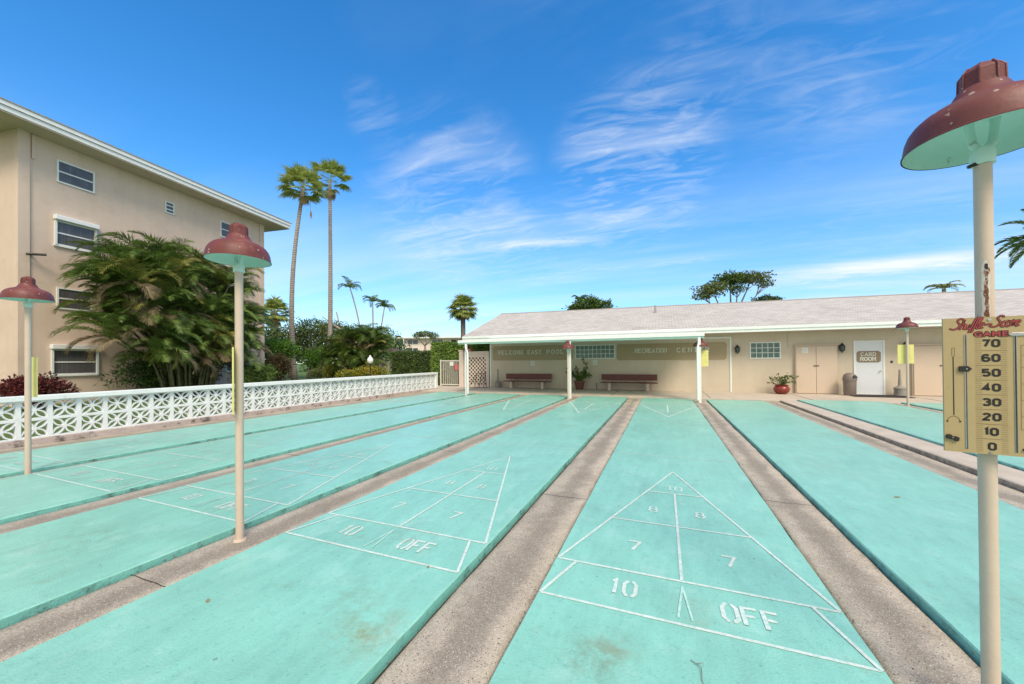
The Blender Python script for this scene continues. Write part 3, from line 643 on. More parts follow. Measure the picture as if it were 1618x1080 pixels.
# ================================================================== WHITE BREEZE BLOCK WALL
wx = -12.05
wall = empty('breeze_block_wall', (wx, 7.5, 0), 'low white breeze block wall with star pattern along the left of the courts', 'wall')
wy0, wy1 = -2.54-7.5, 17.62-7.5
c = MB(); c.box(-.13, .13, wy0, wy1, .845, .945); c.build('cap', MT['wallwhite'], wall, bevel=.008)
c = MB(); c.box(-.12, .14, wy0, wy1, -.10, .075); c.build('footing', MT['footing'], wall, bevel=.01)
c = MB(); c.box(-.11, .11, wy1-.16, wy1-.002, .0755, .8445); c.build('end_pier', MT['wallwhite'], wall)
blk = MB(); BW, BH, D = .42, .3845, .085
def block(y, z):
    t = .036
    X0, X1 = -D/2, D/2
    blk.box(X0, X1, y, y+t, z, z+BH); blk.box(X0, X1, y+BW-t, y+BW, z, z+BH)
    blk.box(X0, X1, y+t, y+BW-t, z, z+t*.8); blk.box(X0, X1, y+t, y+BW-t, z+BH-t*.8, z+BH)
    cy, cz = y+BW/2, z+BH/2
    a, b = BW/2-t*.8, BH/2-t*.6
    for sy in (-1, 1):
        for sz in (-1, 1):
            for bend in (-1, 1):
                P = []
                for k in range(6):
                    u = .10+.90*k/5
                    px_, pz_ = u*a, u*b; nrm = Vector((-b, a)).normalized(); o = bend*.052*math.sin(math.pi*u*.98)
                    P.append((cy+sy*(px_+nrm.x*o), cz+sz*(pz_+nrm.y*o)))
                hw_ = .0125
                for k in range(5):
                    (y1_, z1_), (y2_, z2_) = P[k], P[k+1]; d = Vector((y2_-y1_, z2_-z1_)).normalized(); n_ = Vector((-d.y, d.x))*hw_
                    n = len(blk.v); x0_, x1_ = -D*.42, D*.42
                    for X in (x0_, x1_):
                        blk.v += [(X, y1_+n_.x, z1_+n_.y), (X, y1_-n_.x, z1_-n_.y), (X, y2_-n_.x, z2_-n_.y), (X, y2_+n_.x, z2_+n_.y)]
                    blk.f += [(n, n+1, n+2, n+3), (n+7, n+6, n+5, n+4), (n, n+3, n+7, n+4), (n+1, n+5, n+6, n+2)]
    P = [(cy+.042*math.cos(k*math.pi/4+.39), cz+.040*math.sin(k*math.pi/4+.39)) for k in range(8)]
    M = Matrix(((0, 0, 1, -D*.45), (1, 0, 0, 0), (0, 1, 0, 0), (0, 0, 0, 1))); blk.prism(P, M, D*.9)
y = wy0+.001
nb = int((wy1-.16-wy0)/BW)
for i in range(nb):
    for r in range(2): block(wy1-.163-(i+1)*BW, .0755+r*BH)
blk.build('block_screen', MT['wallwhite'], wall)

# ================================================================== LAMPS
LAMP_PROF = [(.0, .24), (.066, .242), (.076, .240), (.084, .228), (.096, .205), (.108, .188), (.122, .176), (.145, .168), (.170, .158), (.196, .143), (.218, .123), (.236, .096), (.246, .066), (.252, .030), (.254, .010), (.258, .006), (.258, .0)]
LAMP_IN = [(.253, .001), (.249, .018), (.243, .055), (.231, .090), (.213, .117), (.190, .138), (.165, .152), (.140, .162), (.118, .170), (.10, .185), (.05, .20), (0, .20)]
def make_lamp(x, y, z0, rim, label, tilt=(0, 0), board=None, S=1., pr=.033):
    root = empty('court_lamp', (x, y, z0), label, 'lamp', group='red shaded lamps beside the courts')
    h = rim-z0
    p = MB(); p.tube([(0, 0, -.02), (0, 0, h*.5), (0, 0, h-.05)], pr, 20); p.lathe([(pr*1.05, .012), (pr*1.5, .008), (pr*1.7, -.01)], 14)
    p.build('pole', MT['pole'], root, smooth='auto')
    c = MB(); c.lathe([(0, h-.105), (pr*1.32, h-.105), (pr*1.34, h-.10), (pr*1.34, h-.045), (pr*1.1, h-.03), (0, h-.03)], 24); c.build('collar', MT['shade_in'], root, smooth='auto')
    yk = MB()
    for s in (-1, 1): yk.tube([(s*.012, 0, h-.04), (s*.034, 0, h-.005), (s*.040, 0, h+.06), (s*.046, 0, h+.11)], [.017, .016, .015, .018], 10)
    yk.lathe([(0, h+.095), (.055, h+.095), (.085, h+.115), (.10, h+.15), (.10, h+.19)], 20)
    yk.build('bracket', MT['shade_in'], root, smooth='auto')
    sh = MB(); sh.lathe([(r, z+h) for r, z in LAMP_PROF], 56)
    so = sh.build('lamp_shade', MT['red'], root, smooth='auto')
    i_ = MB(); i_.lathe([(r, z+h) for r, z in LAMP_IN], 56); i_.build('shade_lining', MT['shade_in'], so, smooth=True)
    cp = MB(); cp.lathe([(0, h+.352), (.022, h+.352), (.050, h+.334), (.068, h+.312), (.070, h+.240)], 8, a0=.2); cq = cp.build('shade_cap', MT['red'], so, bevel=.004)
    cp = MB()
    for k in range(8):
        a = k*math.pi/4+.2; cp.tube([(.0705*math.cos(a), .0705*math.sin(a), h+.242), (.0685*math.cos(a), .0685*math.sin(a), h+.312), (.050*math.cos(a), .050*math.sin(a), h+.336)], .0045, 6)
    cp.build('cap_rib', MT['red'], so)
    for o in (so,):
        o.rotation_euler = (tilt[0], tilt[1], 0)
    return root
lamps = {}
lamps['A'] = make_lamp(1.25, 1.87, -.05, 2.555, 'largest lamp, right foreground, rust patch on its pole behind the gold scoreboard', pr=.0290)
lamps['B'] = make_lamp(-3.74, 1.78, -.05, 2.525, 'middle-left lamp in front of the bushy palm clump, cream pole in the gutter')
lamps['C'] = make_lamp(-8.80, 1.97, -.05, 2.53, 'leftmost lamp, standing near the block wall in front of the red bush')
lamps['D'] = make_lamp(-3.79, 14.86, -.05, 2.04, 'lamp under the canopy edge between the two benches', S=1)
lamps['E'] = make_lamp(7.03, 15.14, PZ, 2.50, 'far right lamp with bright yellow board, near the card room door')
lamps['F'] = make_lamp(1.19, 15.2, -.05, 2.04, 'lamp mostly hidden behind the right canopy post')
lamps['G'] = make_lamp(-8.72, 15.3, -.05, 2.02, 'lamp behind the left canopy post, near the lattice screen')
# rust patch, bolt on the nearest pole
rp = MB()
pa = math.atan2(-.4995-1.87, -.0973-1.25)
def patch(mb, ca, wa, z0, z1, r, n=6, jag=0., seed=0):
    rows = 24
    for j in range(rows+1):
        z = z0+(z1-z0)*j/rows
        k = 1-max(0, abs(j/rows-.5)*2-.85)/.15*.7
        jl = jag*noise.noise(Vector((z*30, seed, 0))); jr = jag*noise.noise(Vector((z*30, seed+5, 0)))
        for i in range(n+1):
            t = -1+2*i/n; a = ca+wa*k*t+(jl if t < 0 else jr)*abs(t); mb.v.append((r*math.cos(a), r*math.sin(a), z))
    b = len(mb.v)-(rows+1)*(n+1)
    for j in range(rows):
        for i in range(n):
            q = b+j*(n+1)+i; mb.f.append((q, q+1, q+n+2, q+n+1))
pk = MB(); patch(pk, pa+.12, .42, 1.76, 2.062, .0296, jag=.25, seed=2); po = pk.build('chipped_primer', MT['chip'], lamps['A'], smooth=True)
pk = MB(); patch(pk, pa+.18, .20, 1.74, 2.05, .0300, jag=.35, seed=4); pk.build('rust_patch', MT['rust'], lamps['A'], smooth=True)
pk = MB(); patch(pk, pa+.22, .14, 2.022, 2.048, .0303, jag=.1); pk.build('hand_hole', MT['black'], lamps['A'])
bo = MB(); bo.tube([(.03*math.cos(pa-.5), .03*math.sin(pa-.5), 2.505), (.055*math.cos(pa-.9), .055*math.sin(pa-.9), 2.495)], .008, 8); bo.build('bolt', MT['black'], lamps['A'])

# ------------------------------------------------------------------ scoreboards
BWID, BZ0, BZ1 = .272, 1.155, 1.757
def board(label, loc, rz, front=True, z0=None, wid=None):
    """local x across, y = depth (front face at y=0, -y faces the viewer), z up from board bottom"""
    o = empty('scoreboard', loc, label, 'scoreboard', rz=rz, group='scoreboards on the lamp poles')
    W = wid or BWID; H = BZ1-BZ0
    mb = MB(); s1, s2, sw = .0685, .2115, .0028
    if not front: s1, s2 = W*.25, W*.75
    t = .012
    def bx(a, b, c_, d): mb.box(a, b, 0, t, c_, d)
    zt, zb = H-.075, .016
    bx(0, s1-sw, 0, H); bx(s1+sw, s2-sw, 0, H); bx(s2+sw, W, 0, H)
    bx(s1-sw, s1+sw, zt, H); bx(s1-sw, s1+sw, 0, zb); bx(s2-sw, s2+sw, zt, H); bx(s2-sw, s2+sw, 0, zb)
    mb.build('board', MT['gold'] if front else MT['yellow'], o)
    return o
sbA = board('gold scoreboard with Shuffle-Score lettering and numbers 0 to 70 on the right foreground lamp', (1.09, 1.832, BZ0), R(-9.9))
def FM(dy=0.): return Matrix(((1, 0, 0, 0), (0, 0, -1, -dy), (0, 1, 0, 0), (0, 0, 0, 1)))
rl = MB()
for s_ in (.0685, .2115):
    rl.box(s_-.0042, s_-.0028, -.002, .0125, .016, .527); rl.box(s_+.0028, s_+.0042, -.002, .0125, .016, .527)
rl.build('slot_trim', MT['metal'], sbA)
tk = MB()
# rows: number k*10 centred at z, from measured positions
zrow = {k*10: (1.190+(1.6415-1.190)*k/7)-BZ0 for k in range(8)}
step = (1.6415-1.190)/7
for k in range(8):
    zc_ = zrow[k*10]
    zl = zc_+step*.5
    tk.box(.096, .189, -.0008, .0002, zl-.0007, zl+.0007) if k < 8 else None
    for q in (-3, -2, -1, 0, 1, 2, 3):
        if abs(q*step/8) < .5*step:
            z_ = zc_+q*step/8; 
            tk.box(.096, .1165, -.0007, .0002, z_-.00035, z_+.00035); tk.box(.169, .189, -.0007, .0002, z_-.00035, z_+.00035)
tk.build('tick_marks', MT['brownline'], sbA)
# bold slab numerals from the built-in font, thickened
def ftext(s, size, sx, parent, name, m_, x, z, bold=.0, y=-.0006, shear=0., ext=.0006, space=1.):
    cu = bpy.data.curves.new(name, 'FONT'); cu.body = s; cu.size = size; cu.align_x = 'CENTER'; cu.align_y = 'CENTER'; cu.offset = bold; cu.extrude = ext; cu.shear = shear; cu.space_character = space
    o = bpy.data.objects.new(name, cu); col.objects.link(o)
    dg = bpy.context.evaluated_depsgraph_get(); me = bpy.data.meshes.new_from_object(o.evaluated_get(dg)); col.objects.unlink(o); bpy.data.objects.remove(o)
    me.name = name; me.materials.clear(); me.materials.append(m_)
    M = Matrix(((sx, 0, 0, x), (0, 0, -1, y), (0, 1, 0, z), (0, 0, 0, 1))); me.transform(M)
    ob = bpy.data.objects.new(name, me); col.objects.link(ob); ob.parent = parent; return ob
for k in range(8):
    nb_ = MB(); text(nb_, str(k*10), FM(.0001) @ Matrix.Translation((.1427, zrow[k*10], 0)), .0268, .0180, .0084, .0110, h=.0006, z=.0002)
    nb_.build('score_number', MT['blackplastic'], sbA)
ftext('GAME', .0295, 1.15, sbA, 'game_outline', MT['scriptdark'], .1425, .526, bold=.0034, y=-.0004, space=1.12)
ftext('GAME', .0295, 1.15, sbA, 'game_letters', MT['scriptred'], .1425, .526, bold=.0008, y=-.0012, space=1.12)
# script title, own strokes
SC = {
 'S': ([(3.3, 5.2), (2.9, 6), (2.0, 6.2), (1.2, 5.6), (1.2, 4.6), (2.2, 3.6), (2.8, 2.6), (2.4, 1.2), (1.2, .5), (-.2, .6), (-1.2, 1.2)], 3.5),
 'h': ([(0, 0), (.5, 5.6), (.4, 2.6), (1.2, 3.1), (1.7, 2.5), (1.6, .5), (2.3, .6)], 2.2),
 'u': ([(0, 2.8), (.0, .8), (.6, .2), (1.4, 1), (1.6, 2.8), (1.5, .6), (2.2, .6)], 2.1),
 'f': ([(1.9, 5.4), (1.4, 6.1), (.8, 5.2), (.5, 2), (.2, -1.2), (-.3, -1.5)], 1.15),
 'l': ([(0, .8), (1.1, 4.6), (1.0, 5.8), (.5, 5), (.3, 1), (.8, .2), (1.4, .8)], 1.3),
 'e': ([(.2, 1.5), (1.4, 2.2), (1.2, 3), (.4, 2.7), (.1, 1.2), (.8, .2), (1.8, .8)], 2.0),
 '-': ([(0, 1.8), (1.6, 2.1), (3.2, 1.9)], 3.3),
 'c': ([(1.5, 2.5), (.9, 3), (.2, 2.2), (.2, .8), (1, .2), (2, .8)], 1.9),
 'o': ([(1, 3), (.2, 2.3), (.2, .8), (1, .2), (1.8, 1), (1.7, 2.4), (1, 3), (1.6, 2.7), (2.3, 2.6)], 2.1),
 'r': ([(0, 2.6), (.5, 3.1), (.5, .3), (.6, 2), (1.3, 3), (1.8, 2.6)], 1.6),
}
def script(mb, wd, yoff):
    x = .026; H = .0083; k = 0
    for ch in 'Shuffle-Score':
        P, adv = SC[ch]; sx = .0071
        base = .555+(x-.02)*.055
        pts = [(x+p[0]*sx+p[1]*H*.30, base+(p[1]-1)*H) for p in P]
        # smooth with Catmull-Rom
        q = []
        for i in range(len(pts)-1):
            p0 = Vector(pts[max(i-1, 0)]); p1 = Vector(pts[i]); p2 = Vector(pts[i+1]); p3 = Vector(pts[min(i+2, len(pts)-1)])
            for t in (0, .25, .5, .75):
                q.append(.5*((2*p1)+(p2-p0)*t+(2*p0-5*p1+4*p2-p3)*t*t+(3*p1-p0-3*p2+p3)*t**3))
        q.append(Vector(pts[-1]))
        q2 = [q[0]]
        for a in q[1:]:
            if (a-q2[-1]).length > .0004: q2.append(a)
        ribbon(mb, [tuple(a) for a in q2], wd, FM(yoff), k*.00004, .0004); k += 1
        x += adv*sx*1.0
a = MB(); script(a, .0082, .0002); a.build('title_outline', MT['scriptdark'], sbA)
a = MB(); script(a, .0036, .0012); a.build('title_letters', MT['scriptred'], sbA)
# cue emblem, sliders, bracket, screws
e = MB(); e.box(.0288, .0318, -.001, .0002, .165, .430); e.build('cue_graphic', MT['blackplastic'], sbA)
e = MB(); ribbon(e, [(.0265, .430), (.0265, .468), (.0345, .468), (.0345, .430)], .0013, FM(), 0, .0008)
e.build('cue_tip', MT['brownline'], sbA); e = MB(); ribbon(e, [(.0092+.0006, .139), (.013, .150), (.020, .157), (.0295, .160), (.038, .157), (.045, .150), (.0488, .139)], .0018, FM(), 0, .0009)
e.build('cue_fork', MT['brownline'], sbA)
e = MB()
for x_ in (.0098, .0488): e.tube([(x_, -.0012, .1365), (x_, .0002, .1365)], .0036, 12)
e.build('cue_dots', MT['blackplastic'], sbA)
e = MB(); Mx = FM(.001)
e.prism([(-.022, -.0115), (.004, -.0135), (.017, 0), (.004, .0135), (-.022, .0115)], Mx @ Matrix.Translation((.0685, .374, 0)), .008); so_ = e.build('slider_pointer', MT['blackplastic'], sbA, bevel=.001)
e = MB(); e.tube([(.0685, -.0085, .374), (.0685, -.0105, .374)], .0028, 10); e.build('slider_screw', MT['metal'], so_)
e = MB(); Mx = FM(.001) @ Matrix.Translation((.0235, .063, 0)) @ Matrix.Rotation(R(-14), 4, 'Z')
e.prism([(-.021, -.008), (-.008, -.010), (0, -.006), (.012, -.013), (.021, -.009), (.020, .007), (.008, .010), (0, .005), (-.010, .013), (-.021, .009)], Mx, .009); cl = e.build('cue_clip', MT['blackplastic'], sbA, bevel=.001)
e = MB(); e.tube([(.0225, -.0095, .064), (.0225, -.0115, .064)], .0025, 8); e.build('clip_screw', MT['metal'], cl)
for (x_, z_) in ((.1385, .0085), (.1400, .590)):
    e = MB(); e.tube([(x_, -.003, z_), (x_, .0, z_)], .0056, 14); e.build('screw', MT['metal'], sbA)
e = MB(); e.prism([(-.014, 0), (-.004, -.007), (.07, -.007), (.07, .007), (-.004, .007)], FM(.0005) @ Matrix.Translation((.206, .523, 0)), .004); e.build('metal_strip', MT['metal'], sbA, bevel=.0008)
e = MB(); ribbon(e, [(.262, .475), (.2275, .475), (.2245, .115), (.262, .115)], .0013, FM(), 0, .0007)
for z_ in (.17, .24, .31, .38, .43): e.box(.226, .262, -.0008, .0002, z_, z_+.0009)
e.build('side_scale', MT['brownline'], sbA)
for z_, s in ((.445, '3'), (.275, '2')): ftext(s, .024, 1., sbA, 'side_number', MT['brownline'], .240, z_, bold=.0001)
e = MB(); e.box(.228, .262, -.006, .0, .026, .036); e.build('lower_clip', MT['blackplastic'], sbA, bevel=.001)
bk = MB(); bk.box(.125, .160, .012, .030, .02, .05); bk.box(.125, .160, .012, .030, .55, .58); bk.build('mounting_block', MT['metal'], sbA)

board('edge-on scoreboard on the middle-left lamp pole', (-3.655, 1.68, 1.12), R(147.3), False)
board('pale yellow scoreboard back on the leftmost lamp', (-9.13, 2.04, 1.09), R(4), False, wid=.30)
board('bright yellow scoreboard on the far right lamp near the card room', (6.82, 15.19, 1.38), R(2), False, wid=.40)
board('small yellow board on the lamp behind the right canopy post', (1.13, 15.25, 1.30), R(10), False, wid=.34)

# ================================================================== RECREATION BUILDING
WY = 19.5; EY = 18.6
rec = empty('recreation_building', (5, WY, 0), 'long beige single storey recreation building with pale shingle roof', 'building')
def P5(mb, *a): mb.box(a[0]-5, a[1]-5, a[2]-WY, a[3]-WY, a[4], a[5])
XL, XR = -9.56, 27.
c = MB(); P5(c, XL, XR, WY, WY+9.2, -.05, 2.78)
# gable triangles
def roofz(y): return 2.97+(y-EY)*.345 if y < 24.1 else 2.97+5.5*.345-(y-24.1)*.345
for x in (XL,):
    n = len(c.v); c.v += [(x-5, 0, 2.78), (x-5, 9.2, 2.78), (x-5, 24.1-WY, roofz(24.1)-.08), (x+.2-5, 0, 2.78), (x+.2-5, 9.2, 2.78), (x+.2-5, 24.1-WY, roofz(24.1)-.08)]
    c.f += [(n, n+2, n+1), (n+3, n+4, n+5), (n, n+3, n+5, n+2), (n+1, n+2, n+5, n+4)]
c.build('wall', MT['stucco_beige'], rec)
rf = MB()
RX0, RX1 = -10.86, 27.5
for (ya, yb) in ((EY-.04, 24.1), (24.1, 29.6)):
    za, zb = roofz(ya), roofz(yb)
    ln_ = math.hypot(yb-ya, zb-za)
    NX = 40
    for i in range(NX):
        xa = RX0+(RX1-RX0)*i/NX; xb = RX0+(RX1-RX0)*(i+1)/NX; dA = [.26*(x_-RX0)/26.5 for x_ in (xa, xb)]; ka, kb_ = (0, 1) if ya < 20 else (1, 0)
        tilt_a = 0.; sg = .0
        q = rf.quad((xa-5, ya-WY, za+.03-dA[0]*ka), (xb-5, ya-WY, za+.03-dA[1]*ka), (xb-5, yb-WY, zb+.03-dA[1]*kb_), (xa-5, yb-WY, zb+.03-dA[0]*kb_))
        rf.uv[q] = [(xa, 0), (xb, 0), (xb, ln_), (xa, ln_)]
n = len(rf.v)
ro = rf.build('roof', MT['shingle'], rec)
rg = MB(); zr = roofz(24.1)+.045; dz = .26*(RX1-RX0)/26.5; rg.tube([(RX0-5, 24.1-WY, zr-.02), (RX1-5, 24.1-WY, zr-.02-dz)], .05, 8); rg.build('ridge_cap', MT['shingle'], ro)
fa = MB(); P5(fa, RX0, RX1, EY-.05, EY+.0, 2.74, 2.925); P5(fa, RX0, RX1, EY-.085, EY-.051, 2.86, 2.98)
# rake boards on the left gable
for (ya, yb) in ((EY-.04, 24.1), (24.1, 29.6)):
    n = len(fa.v)
    for x in (RX0, RX0+.04):
        fa.v += [(x-5-.01, ya-WY, roofz(ya)-.17), (x-5-.01, yb-WY, roofz(yb)-.17), (x-5-.01, yb-WY, roofz(yb)+.022), (x-5-.01, ya-WY, roofz(ya)+.022)]
    fa.f += [(n, n+3, n+2, n+1), (n+4, n+5, n+6, n+7), (n, n+1, n+5, n+4), (n+3, n+7, n+6, n+2)]
fa.build('fascia', MT['mint'], rec)
sf = MB(); P5(sf, RX0+.05, RX1, EY+.001, WY-.003, 2.735, 2.765); P5(sf, RX0+.05, XL-.003, WY-.0025, WY+9.2, 2.735, 2.765); sf.build('soffit', MT['soffit'], rec)
vp = MB(); vp.tube([(0, 0, 0), (0, 0, .42)], .05, 10); v_ = vp.build('vent_pipe', MT['greyroof'], rec); v_.location = (-.5-5, 22.4-WY, roofz(22.4)-.05)
# block windows
def blockwin(x0, x1, z0, z1, nx_, nz_):
    fr = MB(); t = .045
    P5(fr, x0, x1, WY-.03, WY-.001, z0, z0+t); P5(fr, x0, x1, WY-.03, WY-.001, z1-t, z1); P5(fr, x0, x0+t, WY-.031, WY-.001, z0+t, z1-t); P5(fr, x1-t, x1, WY-.031, WY-.001, z0+t, z1-t)
    wn = fr.build('window', MT['frame'], rec)
    gl = MB(); gr = MB(); wx_ = (x1-x0-2*t)/nx_; wz_ = (z1-z0-2*t)/nz_
    P5(gl, x0+t, x1-t, WY-.012, WY-.0005, z0+t, z1-t); gl.build('glass_blocks', MT['block_glass'], wn)
    for i in range(1, nx_): xx = x0+t+i*wx_; P5(gr, xx-.011, xx+.011, WY-.022, WY-.0125, z0+t, z1-t)
    for i in range(1, nz_): zz = z0+t+i*wz_; P5(gr, x0+t, x1-t, WY-.0235, WY-.0127, zz-.011, zz+.011)
    gr.build('grout_bars', MT['frame'], wn)
blockwin(-4.50, -2.42, 1.63, 2.37, 9, 3)
blockwin(3.56, 4.75, 1.57, 2.32, 5, 3)
tr = MB(); P5(tr, -9.555, -9.47, WY-.03, WY-.001, .04, 2.60); P5(tr, 2.77, 2.83, WY-.03, WY-.001, .04, 2.60); P5(tr, -9.47, 2.77, WY-.031, WY-.001, 2.54, 2.60); tr.build('wall_trim', MT['mint'], rec)
cd = MB(); P5(cd, 5.00, 5.02, WY-.02, WY-.001, 2.05, 2.73); cd.build('conduit', MT['stucco_beige'], rec)
def cabinet(x0, x1, z1, notice):
    fr = MB(); P5(fr, x0, x1, WY-.10, WY-.001, .036, z1); d = fr.build('closet_frame', MT['door_tan'], rec)
    xm = (x0+x1)/2
    for a, b in ((x0+.035, xm-.006), (xm+.006, x1-.035)):
        dd = MB(); P5(dd, a, b, WY-.135, WY-.101, .06, z1-.05); q = dd.build('closet_door', MT['door_tan'], rec, bevel=.004)
        hn = MB(); hx = (xm-.05) if a < xm-.2 else (xm+.05); P5(hn, hx-.045, hx+.045, WY-.16, WY-.136, 1.23, 1.26); hn.build('handle', MT['black'], q)
    ld = MB(); P5(ld, x0-.03, x1+.02, WY-.16, WY-.001, z1, z1+.03); ld.build('closet_lid', MT['door_tan'], rec)
    gp = MB(); P5(gp, xm-.005, xm+.005, WY-.106, WY-.1005, .06, z1-.05); gp.build('door_gap', MT['black'], rec)
cabinet(5.24, 6.74, 2.12, True)
cabinet(9.12, 10.9, 2.06, False)
# card room door
dm = MB(); P5(dm, 7.30, 7.36, WY-.035, WY-.001, .036, 2.29); P5(dm, 8.25, 8.31, WY-.035, WY-.001, .036, 2.29); P5(dm, 7.36, 8.25, WY-.034, WY-.001, 2.23, 2.29); dm.build('door_frame', MT['frame'], rec)
dd = MB(); P5(dd, 7.362, 8.248, WY-.02, WY-.001, .05, 2.228); cdoor = dd.build('door', MT['door_white'], rec)
kn = MB(); kn.tube([(0, 0, 0), (0, -.05, 0)], .012, 10); kn.lathe([(0, -.03), (.02, -.025), (.03, 0), (.02, .025), (0, .03)], 12, c=(0, -.06, 0)); k_ = kn.build('door_knob', MT['metal'], cdoor, smooth=True); k_.location = (8.16-5, -.02, 1.03)
bt = BOX('door_bell', 8.50-5, 8.56-5, -.025, -.001, 1.36, 1.44, MT['black'], rec)

# canopy over the bench area
can = empty('canopy', (-3.87, 15.0, 0), 'white flat canopy with mint underside and posts over the court ends', 'canopy')
cx0, cx1 = -9.08+3.87, 1.31+3.87
b_ = MB(); b_.box(cx0, cx1, -.06, .06, 2.425, 2.545); b_.build('front_beam', MT['white'], can, bevel=.006)
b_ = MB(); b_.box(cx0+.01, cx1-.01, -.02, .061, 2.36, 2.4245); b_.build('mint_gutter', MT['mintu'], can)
def cz(y): return 2.545+(y/3.5)*.235
n = MB(); zf, zk = cz(.062), cz(EY-.1-15.)
n.v = [(cx0+.02, .062, zf-.09), (cx1-.02, .062, zf-.09), (cx1-.02, 3.5, zk-.07), (cx0+.02, 3.5, zk-.07), (cx0+.02, .062, zf-.01), (cx1-.02, .062, zf-.01), (cx1-.02, 3.5, zk-.0), (cx0+.02, 3.5, zk-.0)]
n.f = [(0, 3, 2, 1), (4, 5, 6, 7), (0, 1, 5, 4), (2, 3, 7, 6), (1, 2, 6, 5), (3, 0, 4, 7)]
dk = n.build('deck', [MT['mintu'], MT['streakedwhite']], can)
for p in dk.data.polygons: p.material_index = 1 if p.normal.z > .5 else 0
rb = MB()
for i in range(1, 9):
    xx = cx0+(cx1-cx0)*i/9
    for k in range(6):
        y_a = .07+k*.57; y_b = y_a+.569; za = cz(y_a)-.16; zb_ = cz(y_b)-.16
        q = len(rb.v); rb.v += [(xx-.04, y_a, za), (xx+.04, y_a, za), (xx+.04, y_b, zb_), (xx-.04, y_b, zb_), (xx-.04, y_a, za+.069), (xx+.04, y_a, za+.069), (xx+.04, y_b, zb_+.069), (xx-.04, y_b, zb_+.069)]
        rb.f += [(q, q+3, q+2, q+1), (q, q+1, q+5, q+4), (q+1, q+2, q+6, q+5), (q+3, q, q+4, q+7)]
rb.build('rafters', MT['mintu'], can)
for (x, dsp) in ((-8.66, 1), (-3.80, 0), (1.14, 1)):
    q = MB(); X = x+3.87; q.box(X-.045, X+.045, -.045, .045, -.05, 2.36); q.build('post', MT['white'], can, bevel=.004)
    if dsp:
        s = 1 if x < 0 else -1
        q = MB(); dx = .11*s if x < 0 else .085
        q.tube([(X+dx*.2, -.10, 2.37), (X+dx*.25, -.11, 2.22), (X+dx*1.2, -.12, 1.98), (X+dx*1.3, -.12, 1.9), (X+dx*1.3, -.12, .06)] if x < 0 else [(X-.03, -.10, 2.37), (X-.03, -.11, 2.18), (X-.075, -.12, 1.98), (X-.075, -.12, .06)], .038, 8)
        o = q.build('downspout', MT['mint'], can, smooth='auto')
    else:
        q = MB(); q.box(X+.052, X+.11, -.04, .04, -.05, 2.36); q.build('post_sleeve', MT['mint'], can, bevel=.004)

# signs
def plaque(mb, x0, x1, z0, z1, notch, Y, t):
    P = [(x0+notch, z0), (x1-notch, z0), (x1-notch, z0+notch*.6), (x1, z0+notch), (x1, z1-notch), (x1-notch, z1-notch*.6), (x1-notch, z1), (x0+notch, z1), (x0+notch, z1-notch*.6), (x0, z1-notch), (x0, z0+notch), (x0+notch, z0+notch*.6)]
    mb.prism(P, wallM(0, Y, 0), t)
def sign(name, label, x0, x1, z0, z1, m_, lines, notch=.07, Y=WY-.001, t=.018):
    cx_, cz_ = (x0+x1)/2, (z0+z1)/2
    o = empty(name, (cx_, Y, cz_), label, 'sign')
    mb = MB(); plaque(mb, x0-cx_, x1-cx_, z0-cz_, z1-cz_, notch, 0, t); mb.build('panel', m_, o)
    for (s, x, z, H, W, wd, gap, ser, sp) in lines:
        tx = MB(); text(tx, s, wallM(x-cx_, -t, z-cz_), H, W, wd, gap, serif=ser, h=.008, space=sp, center=False); tx.build('lettering', MT['letter'], o)
    return o
sign('wall_sign', 'olive tan wall sign reading WELCOME EAST POOL above the left bench', -9.38, -4.62, 1.58, 2.40, MT['sign'],
     [('WELCOME', -9.02, 2.04, .205, .145, .036, .092, .036, None), ('EAST', -7.19, 2.04, .205, .135, .036, .085, .034, None), ('POOL', -6.07, 2.04, .205, .15, .036, .115, .036, None)])
sign('wall_sign', 'olive tan wall sign reading RECREATION CENTER right of the long block window', -2.33, 2.64, 1.54, 2.36, MT['sign'],
     [('RECREATION', -1.42, 2.02, .19, .115, .028, .045, .028, None), ('CENTER', .52, 2.02, .19, .135, .030, .115, .034, None)])
sign('door_sign', 'brown CARD ROOM plaque on the white door', 7.40, 8.18, 1.38, 1.85, MT['signbrown'],
     [('CARD', 7.54, 1.715, .13, .085, .022, .045, .022, None), ('ROOM', 7.52, 1.525, .13, .092, .030, .040, .024, None)], notch=.05, Y=WY-.021, t=.012)
def notice(label, x0, x1, z0, z1, Y):
    o = BOX('paper_notice', x0, x1, Y-.004, Y, z0, z1, MT['paper']); tag(o, label, 'notice', 'paper notices')
    l = MB(); n_ = 6
    for i in range(n_): z_ = z1-(z1-z0)*(i+1)/(n_+1); l.box(x0+.03, x1-.03-.03*(i % 2), Y-.006, Y-.0041, z_-.004, z_+.004)
    l.build('printed_lines', MT['ink'], o)
notice('white paper pinned to the left closet door', 5.50, 5.70, 1.80, 2.03, WY-.136)
notice('pale paper taped under the WELCOME EAST POOL sign', -7.04, -6.80, 1.28, 1.55, WY-.001)
notice('pale paper taped under the long block window', -3.56, -3.33, 1.30, 1.56, WY-.001)

